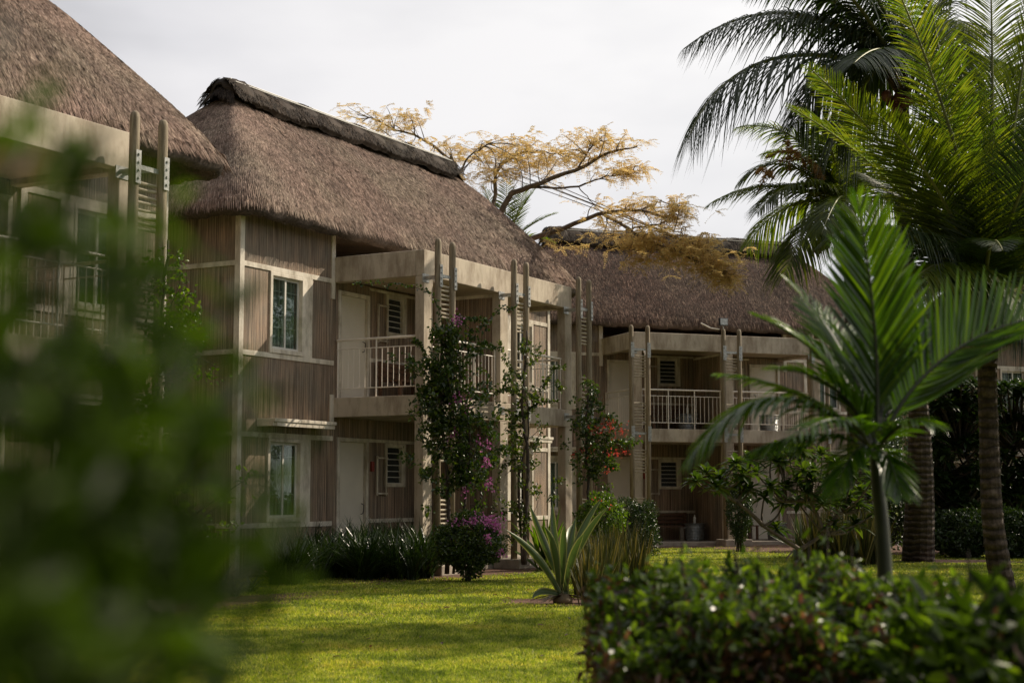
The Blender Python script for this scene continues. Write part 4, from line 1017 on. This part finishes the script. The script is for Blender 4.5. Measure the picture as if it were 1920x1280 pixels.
# flowering shrub at the foot of the first trellis, bush by the third, dark bushes
def bush(name, label, c, rad, n, leaf, mat, cat='bush', flowers=None, flmat=None, group=None, stems=8, lw=.55, flk=3):
    c = np.array(c, float); rad = np.array(rad, float); base = np.array([c[0], c[1], 0.])
    root = empty(name, tuple(base)); tag(root, label, cat, group)
    d = rdir(n); ph = rng.uniform(0, 6, 6)
    lump = 1 + .16 * np.sin(5 * d[:, 0] + ph[0]) * np.sin(4 * d[:, 2] + ph[1]) + .12 * np.sin(9 * d[:, 1] + ph[2]) * np.sin(8 * d[:, 0] + ph[3]) + .05 * np.sin(17 * d[:, 2] + ph[4])
    r = (1 - np.abs(rng.normal(size=n)) * .22).clip(.2, 1.1)
    q = c + d * rad * (lump * r)[:, None]; q[:, 2] = np.maximum(q[:, 2], .03)
    V, Fq = leaf_arrays(q - base, unit(d * .5 + rdir(n, .15)), unit(d * .6 + rdir(n, .6)), leaf * rng.uniform(.6, 1.3, n), leaf * lw * rng.uniform(.8, 1.2, n), OVAL)
    npmesh('foliage', V, Fq, mat, root)
    k = MB()
    for i in range(stems):
        e = c + rdir(1, .4)[0] * rad * .8; k.tube(bez(base + rng.normal(size=3) * [.06, .06, 0], np.array([base[0], base[1], c[2] * .8]), e, 8) - base, np.linspace(.02, .006, 8), 5)
    k.build('stem', M['bark_dark'], root)
    if flowers:
        fl_ = []
        for pos, sp, cnt in flowers:
            cnt = int(cnt * flk); qq = rng.normal(size=(cnt, 3)) * np.array(sp) + pos; fl_.append(leaf_arrays(qq - base, rdir(cnt), rdir(cnt, .3), .045 * rng.uniform(.7, 1.2, cnt), .036, OVAL))
        V, Fq = joinVF(fl_); npmesh('blossoms', V, Fq, flmat, root)
    return root
Yb = 26.6
bush('flowering_shrub', 'rounded shrub topped with purple blossoms at the foot of the left trellis', P(878, 1018, Yb), (.60, .5, .50), 8000, .06, M['vine'], 'shrub',
     [(P(905, 975, Yb - .2), (.13, .12, .05), 60), (P(930, 985, Yb - .1), (.06, .1, .07), 30), (P(870, 978, Yb - .2), (.10, .1, .03), 22), (P(915, 1008, Yb - .45), (.03, .03, .04), 12), (P(938, 1040, Yb - .2), (.04, .04, .03), 14), (P(880, 980, Yb - .4), (.06, .03, .03), 14)], M['magenta'])
bush('flowering_shrub', 'small pale-leaved shrub with few red blossoms under the right trellis', P(1128, 970, 31.5), (.52, .5, .5), 3000, .07, M['vine_lit'], 'shrub',
     [(P(1118, 938, 31), (.06, .06, .05), 16), (P(1150, 950, 31), (.05, .06, .05), 10)], M['redflower'], flk=.5)
bush('hedge_bush', 'clipped dark green bush in front of the far left patio', P(1192, 990, 36), (.58, .5, .72), 8000, .055, M['bushdark'])
bush('hedge_bush', 'dark green bush climbing the central column foot of the far house', P(1386, 960, 40.0), (.34, .34, .85), 4200, .06, M['bushdark'])
# ------------------------------------------------------------------ strap plants
def straps(n, Lm, wid, arch, spread, seg=7, up=1.0, fold=.5):
    a = rng.uniform(0, 2 * math.pi, n); tilt = np.abs(rng.normal(size=n)) * spread + .08
    d = unit(np.stack([np.cos(a) * tilt, np.sin(a) * tilt, np.full(n, up)], 1)); hd = np.stack([np.cos(a), np.sin(a), 0 * a], 1)
    Ls = Lm * rng.uniform(.55, 1.1, n); u = np.linspace(0, 1, seg)[None, :, None]
    ar = (arch * rng.uniform(.5, 1.4, n))[:, None, None]
    b0_ = np.stack([rng.normal(size=n) * .04, rng.normal(size=n) * .04, np.zeros(n)], 1)
    C = b0_[:, None] + d[:, None] * Ls[:, None, None] * u + (hd[:, None] * .55 - np.array([0, 0, .75])) * Ls[:, None, None] * ar * u ** 2.2
    C[..., 2] = np.maximum(C[..., 2], .01)
    prof = np.interp(np.linspace(0, 1, seg), [0, .2, .6, 1], [.7, 1, .85, .04]); W = wid * prof[None] * rng.uniform(.7, 1.2, (n, 1))
    side = unit(np.cross(d, hd + 1e-3)); nrm = unit(np.cross(side, d))
    return ribbon_arrays(C, W, side, nrm, fold)
def plant_set(name, protos, spots, label, cat, grp, mat, zr=(0.8, 1.15)):
    meshes = []
    for (V, Fq) in protos:
        o = npmesh(name, V, Fq, mat); meshes.append(o)
    for i, (x, y, s) in enumerate(spots):
        o = meshes[i] if i < len(meshes) else meshes[i % len(meshes)].copy()
        if i >= len(meshes): COL.objects.link(o)
        o.location = (x, y, 0); o.rotation_euler = (0, 0, rng.uniform(0, 6.28)); sc = s * rng.uniform(*zr); o.scale = (sc, sc, sc)
        tag(o, label, cat, grp)
sp = []
for i in range(150):
    px = rng.uniform(508, 812); g = G(px, rng.uniform(1046, 1088) + (10 if px < 560 else 0)); sp.append((g[0], g[1], 1.0))
plant_set('strap_lily', [straps(80, 1.2, .014, .42, .42) for _ in range(4)], sp, 'dark green strap-leaved lily in the bed before the middle house', 'lily plant', 'lilies in the bed before the middle house', M['lily'])
sp = [(*G(px, py)[:2], s) for px, py, s in ((440, 1118, .75), (470, 1110, .65), (410, 1112, .8), (350, 1120, .9), (385, 1128, .7), (320, 1130, .7))]
plant_set('strap_lily', [straps(60, .75, .012, .6, .6) for _ in range(3)], sp, 'low strap-leaved lily in the lawn corner before the nearest house', 'lily plant', 'lilies before the nearest house', M['lily'])
# snake plants
def snake_proto(): return straps(34, 1.02, .021, .03, .20, seg=8, fold=.35)
sp = []
for px, py in [(1098, 1136), (1085, 1120), (1110, 1130), (1130, 1122), (1088, 1112), (1100, 1108), (1125, 1105), (1150, 1108), (1092, 1095), (1120, 1090), (1148, 1092), (1172, 1095), (1140, 1078), (1165, 1080), (1190, 1085), (1112, 1118), (1135, 1112), (1180, 1070), (1205, 1078)]:
    g = G(px, py); sp.append((g[0], g[1], 1.0))
plant_set('snake_plant', [snake_proto() for _ in range(4)], sp, 'upright yellow-edged snake plant in the clump behind the large variegated agave', 'snake plant', 'snake plants behind the variegated agave', M['snake'])
sp = []
for i in range(22):
    g = G(1495 + 150 * rng.random(), 1046 + 14 * rng.random()); sp.append((g[0], g[1], 1.25))
plant_set('snake_plant', [snake_proto() for _ in range(3)], sp, 'golden snake plant in the clump behind the hedge near the young palm', 'snake plant', 'snake plants before the far house', M['snake'])
# large variegated furcraea
def furcraea(base, leaves, label, wid, zbase=.28):
    base = np.array(base, float); root = empty('variegated_agave', (base[0], base[1], 0)); tag(root, label, 'agave', 'variegated agaves')
    b_ = np.array([base[0], base[1], 0])
    for (c, t_) in leaves:
        B_ = base + np.array([0, 0, zbase]) + rng.normal(size=3) * .03; path = bez(B_, np.array(c), np.array(t_), 16)
        tan = unit(np.gradient(path, axis=0)); out = unit(np.array([t_[0] - base[0], t_[1] - base[1], .001])); side = unit(np.cross(tan, np.array([out[0] * .2, out[1] * .2 - .9, .35]) ))
        prof = np.interp(np.linspace(0, 1, 16), [0, .12, .5, .8, 1], [.75, .6, 1, .62, .03]) * wid
        nm = unit(np.cross(side, tan))
        cols = [-1, -.72, -.3, 0, .3, .72, 1]; V = []
        for i in range(16):
            for cidx in cols: V.append(path[i] + side[i] * prof[i] * cidx + nm[i] * prof[i] * .55 * (abs(cidx) ** 1.6) * (1 if nm[i][2] > 0 else -1) - b_)
        k = 7; gf = [(i * k + j, i * k + j + 1, (i + 1) * k + j + 1, (i + 1) * k + j) for i in range(15) for j in (1, 2, 3, 4)]
        ef = [(i * k + j, i * k + j + 1, (i + 1) * k + j + 1, (i + 1) * k + j) for i in range(15) for j in (0, 5)]
        o = npmesh('leaf', np.array(V), np.array(gf + ef), M['agave_green'], root, True); o.data.materials.append(M['agave_edge'])
        idx = np.zeros(len(gf) + len(ef), np.int32); idx[len(gf):] = 1; o.data.polygons.foreach_set('material_index', idx)
    for i in range(16):                     # dry lower leaves
        a = rng.uniform(0, 6.28); d = np.array([math.cos(a), math.sin(a), 0]); L_ = rng.uniform(.25, .5)
        pth = bez(np.array([0, 0, zbase * .9]), d * L_ * .5 + [0, 0, zbase], d * L_ + [0, 0, .03], 8); sd = np.array([-d[1], d[0], 0.])
        V, Fq = ribbon_arrays(pth[None], (wid * .8 * np.linspace(1, .1, 8))[None], sd[None], np.array([[0, 0, 1.]]), .4)
        npmesh('dry_leaf', V, Fq, M['rachis_brown'], root)
    MB().lathe([(0, 0), (.13, 0.01), (.14, zbase * .5), (.09, zbase), (.05, zbase * 1.3), (0, zbase * 1.4)], n=12).build('stem', M['rachis_brown'], root, smooth=True)
g = G(1055, 1132); Yg = g[1]
pl = lambda px, py, dy=0: P(px, py, Yg + dy)
furcraea(g, [(pl(1020, 1040, -.1), pl(948, 992, -.5)), (pl(1015, 1010, 0), pl(993, 945, 0)), (pl(1035, 1010, .1), pl(1036, 940, .3)), (pl(1055, 1010, -.2), pl(1058, 985, -.5)), (pl(1066, 1020, .1), pl(1080, 968, .3)),
              (pl(1085, 1000, -.1), pl(1140, 950, -.3)), (pl(1080, 990, .2), pl(1130, 932, .3)), (pl(1048, 1020, -.3), pl(1020, 985, -.7)), (pl(1062, 1000, .4), pl(1072, 985, .9)), (pl(1010, 1100, -.2), pl(998, 1122, -.4)), (pl(1070, 1030, -.35), pl(1095, 1000, -.6))],
         'large variegated agave with long pale-striped leaves on the lawn', .058, .13)
g2 = G(1500, 1052); Yg = g2[1]
furcraea(g2, [(pl(1490, 1020), pl(1438, 1000, -.3)), (pl(1496, 1010), pl(1492, 958)), (pl(1505, 1010), pl(1500, 962, .3)), (pl(1515, 1015), pl(1525, 975))], 'small variegated agave beside the golden snake plants behind the hedge', .075)
g3 = P(1022, 1040, 30.5)
sp = [(g3[0], g3[1], 1.35)]
plant_set('strap_shrub', [straps(40, .95, .04, .25, .5)], sp, 'bright broad strap-leaved plant between the central and right trellises', 'strap plant', None, M['vine_lit'])

# ------------------------------------------------------------------ frangipani-like shrubs
def whorl_tree(name, label, base, whorls, Y, leaf=.24, mat='frangi', bark='bark', forks=None, cat='shrub', group=None, nl=16, r=.035):
    base = np.array(base, float); root = empty(name, tuple(base)); tag(root, label, cat, group); k = MB(); lst = []
    nodes = [base + np.array([0, 0, .02])] + ([np.array(f) for f in forks] if forks else [])
    for i in range(1, len(nodes)):
        j = 0 if i == 1 else int(np.argmin([np.linalg.norm(nodes[i] - nodes[m]) + (9 if nodes[m][2] > nodes[i][2] else 0) for m in range(i)]))
        pth = bez(nodes[j], (nodes[i] + nodes[j]) / 2 + rng.normal(size=3) * .06, nodes[i], 8); k.tube(pth - base, np.linspace(r * 1.2, r * .8, 8), 7)
    for w in whorls:
        w = np.array(w); j = int(np.argmin([np.linalg.norm(w - m) + (1.5 if m[2] > w[2] - .1 else 0) for m in nodes]))
        pth = bez(nodes[j], (w + nodes[j]) / 2 + np.array([rng.normal() * .1, rng.normal() * .1, -.12]), w, 9); k.tube(pth - base, np.linspace(r * .7, r * .35, 9), 6)
        a = np.arange(nl) * 2.399 + rng.uniform(0, 6); el = np.linspace(-.15, 1.1, nl) + rng.normal(size=nl) * .12
        d = np.stack([np.cos(a) * np.cos(el), np.sin(a) * np.cos(el), np.sin(el)], 1); Ls = leaf * rng.uniform(.75, 1.1, nl); u = np.linspace(0, 1, 6)[None, :, None]
        C = (w - base)[None, None] + d[:, None] * Ls[:, None, None] * u - np.array([0, 0, 1.]) * Ls[:, None, None] * .35 * u ** 2
        prof = np.interp(np.linspace(0, 1, 6), [0, .25, .6, 1], [.12, .7, 1, .05]); W = leaf * .14 * prof[None] * np.ones((nl, 1))
        side = unit(np.cross(d, [0, 0, 1.])); nrm = unit(np.cross(side, d)); lst.append(ribbon_arrays(C, W, side, nrm, .3))
    k.build('branches', M[bark], root, smooth=True); V, Fq = joinVF(lst); npmesh('foliage', V, Fq, M[mat], root); return root
Yw = 27.5
W_ = lambda px, py, dy=0: P(px, py, Yw + dy)
wh = [W_(px + rng.normal() * 5, py + rng.normal() * 4, rng.normal() * .5) for px, py in
      [(1328, 888), (1350, 900), (1372, 885), (1398, 893), (1425, 890), (1440, 862), (1465, 842), (1490, 838), (1515, 850), (1468, 880), (1500, 880), (1530, 888), (1555, 868), (1580, 880), (1600, 900), (1410, 915), (1445, 915),
       (1480, 915), (1515, 922), (1550, 925), (1585, 930), (1620, 915), (1340, 912), (1540, 950), (1575, 955), (1610, 945), (1500, 940), (1640, 900), (1455, 990), (1350, 915), (1385, 912), (1600, 865), (1630, 870), (1310, 900), (1385, 872), (1415, 868), (1455, 865), (1475, 855), (1500, 862), (1540, 850), (1560, 900), (1525, 905), (1495, 900), (1430, 935), (1470, 940), (1600, 985), (1570, 990), (1640, 960), (1660, 930)]]
whorl_tree('frangipani_shrub', 'spreading frangipani shrub with whorled leaves and crooked pale branches before the far house', G(1530, 1075), wh, Yw,
           forks=[W_(1500, 1030), W_(1430, 985), W_(1380, 940), W_(1350, 920), W_(1545, 1000), W_(1520, 940), W_(1580, 960), W_(1470, 940)], leaf=.36, nl=26)
for (cx, cy, Yq, lab, rx, ry_) in ((1795, 850, 38, 'dark glossy frangipani tree between the two coconut trunks', 58, 140), (1905, 860, 40, 'dark glossy frangipani tree at the right edge behind the slim palm trunk', 75, 140)):
    wh = [P(cx + rng.uniform(-1, 1) * rx, cy + rng.uniform(-1, 1) * ry_, Yq + rng.uniform(-1, 1)) for _ in range(230)]
    wh = [w for w in wh]
    gb = P(cx + 10, 1035, Yq); gb[2] = 0
    whorl_tree('frangipani_tree', lab, gb, wh, Yq, leaf=.40, mat='bushdark', bark='bark_dark', forks=[P(cx + 5, 960, Yq), P(cx - 30, 900, Yq), P(cx + 40, 900, Yq + .3), P(cx, 840, Yq)], cat='tree', group='dark frangipani trees', nl=20, r=.06)
for (cx, cy, Yq, rad, lab) in ((1640, 950, 41, (1.1, .8, 1.1), 'dark bush behind the tallest palm trunk beside the far house'), (1690, 880, 46, (1.3, 1, 1.9), 'dark bush filling the gap right of the far house'), (1960, 960, 42, (1.4, 1.2, 1.3), 'dark low bush at the right edge under the frangipani'),
                               (1800, 1000, 36.5, (1.0, .7, .55), 'low dark bush at the foot of the frangipani between the coconut trunks'), (1915, 1000, 36.5, (.9, .7, .6), 'low dark bush right of the slim palm trunk')):
    bush('garden_bush', lab, P(cx, cy, Yq), rad, 5000, .11, M['bushdark'], group='dark garden bushes')
# backdrop trees beyond the houses
def tree(label, x, y, h, r, n, mat='bushdark', cat='tree'):
    root = empty('broadleaf_tree', (x, y, 0)); tag(root, label, cat, 'trees beyond the houses'); k = MB(); k.tube([(0, 0, 0), (.1, 0, h * .5), (0, .1, h * .8)], [.25, .18, .1], 9)
    cl = [np.array([rng.normal() * r * .55, rng.normal() * r * .5, h * .72 + rng.normal() * r * .35]) for _ in range(18)]; lst = []
    for c in cl:
        k.tube(bez(np.array([0, 0, h * .5]), c * [.5, .5, .8], c, 7), np.linspace(.08, .02, 7), 5)
        m_ = n // 18; d = rdir(m_); q = c + d * r * .38 * (1 - np.abs(rng.normal(size=(m_, 1))) * .25) * np.array([1, 1, .7])
        lst.append(leaf_arrays(q, rdir(m_), unit(d + rdir(m_, .5)), .16 * rng.uniform(.6, 1.3, m_), .08, OVAL))
    k.build('trunk', M['bark_dark'], root, smooth=True); V, Fq = joinVF(lst); npmesh('crown', V, Fq, M[mat], root)
tree('green tree seen through the gap right of the far house', 14.5, 60, 6.5, 3.0, 9000, 'vine')
tree('tall leafy tree just outside the right edge shading the far lawn', 16.2, 35, 7.5, 3.0, 12000, 'vine')
tree('leafy tree outside the right edge shading the lawn beside the slim palm', 13.6, 27.5, 6.5, 2.4, 9000, 'vine')
tree('broad tree outside the right edge casting a soft shadow across the middle lawn', 10.6, 20.5, 6.0, 1.9, 7000, 'vine')
tree('leafy tree behind the near coconut palm crown over the rightmost roof', 20.5, 54, 8.0, 2.6, 9000, 'vine')

# ------------------------------------------------------------------ near hedge and shrubs (out of focus)
def hedge(label, name, x0, x1, y0, y1, ztop, n, leaf, mats, lw=.5, sprigs=0, group=None, edge=.13):
    base = np.array([(x0 + x1) / 2, (y0 + y1) / 2, 0]); root = empty(name, tuple(base)); tag(root, label, 'hedge', group)
    k = MB(); tot = len(mats)
    hz = lambda X, Yy: ztop + .05 * np.sin(X * 9 + Yy * 3) + .035 * np.sin(X * 23 + 1) + .04 * np.sin(Yy * 13)
    for mi, (mt, frac, zlo, zhi, lm) in enumerate(mats):
        m_ = int(n * frac); X = rng.uniform(x0, x1, m_); Yy = rng.uniform(y0, y1, m_)
        e = np.minimum(np.minimum(X - x0, x1 - X), np.minimum(Yy - y0, y1 - Yy)); zt = hz(X, Yy) - edge * np.clip(1 - e / edge, 0, 1) ** 2
        # keep to the shell: top or sides
        u = rng.random(m_); Z = zt * (zlo + (zhi - zlo) * u ** .6)
        keep = (zt - Z < .16 + rng.random(m_) * .1) | (e < .12 + rng.random(m_) * .1) | (rng.random(m_) < .15)
        X, Yy, Z = X[keep], Yy[keep], Z[keep]; m_ = len(X); q = np.stack([X, Yy, Z], 1) + rng.normal(size=(m_, 3)) * .02
        V, Fq = leaf_arrays(q - base, rdir(m_, .5), rdir(m_, .8), leaf * lm * rng.uniform(.6, 1.3, m_), leaf * lm * lw * rng.uniform(.8, 1.2, m_), OVAL)
        npmesh('foliage', V, Fq, M[mt], root)
    spl = []
    for i in range(60 + sprigs):
        X, Yy = rng.uniform(x0 + .08, x1 - .08), rng.uniform(y0 + .08, y1 - .08); zt = hz(X, Yy) + (rng.uniform(.02, .16) if i < sprigs else -.08)
        k.tube(np.array([[X + rng.normal() * .08, Yy, 0], [X, Yy, zt * .6], [X + rng.normal() * .03, Yy, zt]]) - base, [.010, .007, .003], 5)
        if i < sprigs:
            m_ = 12; s = rng.uniform(.72, 1.0, m_); q = np.stack([np.full(m_, X), np.full(m_, Yy), zt * s], 1)
            V, Fq = leaf_arrays(q - base, rdir(m_, .9), rdir(m_, .4), leaf * rng.uniform(.8, 1.3, m_), leaf * lw * .9, OVAL); spl.append((V, Fq))
    if spl: V, Fq = joinVF(spl); npmesh('foliage', V, Fq, M[mats[0][0]], root)
    k.build('stem', M['bark_dark'], root)
hedge('out-of-focus hedge with small bright green top leaves and brown inner leaves at lower right', 'hedge', .30, 1.42, 4.5, 6.0, 1.15, 24000, .044,
      [('hedge', .55, .86, 1.0, 1.0), ('hedge', .30, .1, .92, .9), ('hedge_dry', 1.15, .42, .97, .95)], sprigs=46)
hedge('near shrub of long glossy dark leaves in the bottom right corner', 'hedge', .98, 2.0, 3.3, 4.25, 1.17, 6500, .095,
      [('nearleaf', .55, .5, 1.0, 1.0), ('hedge', .35, .2, 1.0, .9), ('hedge_dry', .18, .2, .95, .8)], lw=.34, sprigs=22)
# very close shrub at left, strongly blurred
def near_shrub():
    base = np.array([-.42, 1.15, 0]); root = empty('garden_shrub', tuple(base)); tag(root, 'very close dark green shrub blurred across the left edge', 'shrub')
    k = MB(); lst = []
    Cs = [  # px, py, Y, spread px, count
        (60, 1130, 1.15, 130, 90), (180, 1180, 1.15, 130, 80), (60, 900, 1.2, 120, 75), (190, 950, 1.2, 120, 66), (320, 1120, 1.2, 90, 26), (80, 700, 1.25, 110, 60), (210, 760, 1.2, 100, 46), (300, 860, 1.2, 100, 36),
        (60, 520, 1.3, 90, 40), (170, 520, 1.3, 90, 34), (150, 400, 1.3, 60, 14), (220, 620, 1.3, 80, 22), (30, 380, 1.3, 50, 10), (380, 960, 1.3, 80, 14), (450, 720, 1.4, 45, 6), (430, 860, 1.4, 70, 8), (400, 1200, 1.3, 90, 10),
        (480, 700, 1.6, 50, 5), (420, 600, 1.6, 60, 4), (500, 850, 1.6, 60, 5), (450, 1080, 1.5, 80, 9), (560, 980, 1.6, 40, 4), (300, 520, 1.5, 60, 6), (260, 440, 1.5, 50, 5), (480, 1220, 1.4, 80, 9), (380, 780, 1.5, 70, 10), (60, 260, 1.3, 70, 12), (130, 380, 1.3, 60, 14), (200, 340, 1.3, 60, 10), (20, 40, 1.3, 40, 6), (110, 300, 1.3, 45, 6), (500, 940, 1.5, 40, 4), (340, 700, 1.4, 60, 10), (130, 1270, 1.1, 200, 70), (520, 1000, 1.5, 50, 4), (30, 1240, 1.0, 120, 50), (340, 640, 1.5, 30, 5)]
    for (px, py, Y, s, cnt) in Cs:
        Y *= .60; cnt = int(cnt * (1.45 if px < 260 and py > 640 else 1.0 if px < 260 else .75))
        pm_ = F_PX / Y; c = P(px, py, Y)
        q = c + rng.normal(size=(cnt, 3)) * np.array([s / pm_ * .6, .12, s / pm_ * .6])
        lst.append(leaf_arrays(q - base, unit(rdir(cnt, .2)), rdir(cnt, .5), .036 * rng.uniform(.6, 1.3, cnt), .010 * rng.uniform(.7, 1.3, cnt), OVAL))
        k.tube(bez(np.array([base[0], base[1], .3]), np.array([base[0], c[1], c[2] - .25]), c, 12) - base, np.linspace(.008, .002, 12), 5)
    k.tube(np.array([[0, 0, 0], [.01, 0, .5], [0, 0, 1.0]]), [.02, .015, .01], 7)
    k.build('stem', M['greenstem'], root, smooth=True); V, Fq = joinVF(lst); npmesh('foliage', V, Fq, M['nearleaf'], root)
near_shrub()
# fallen leaves on the lawn
lv = []
n = 120; X = rng.uniform(-5, 4, n); Yy = rng.uniform(13, 29, n)
V, Fq = leaf_arrays(np.stack([X, Yy, np.full(n, .035)], 1), rdir(n, 0) * [1, 1, .15], np.repeat([[0, 0, 1.]], n, 0) + rng.normal(size=(n, 3)) * .2, .09 * rng.uniform(.5, 1.2, n), .035, OVAL)
tag(npmesh('fallen_leaves', V, Fq, M['hedge_dry']), 'scattered brown fallen leaves lying on the lawn', 'leaves', kind='stuff')
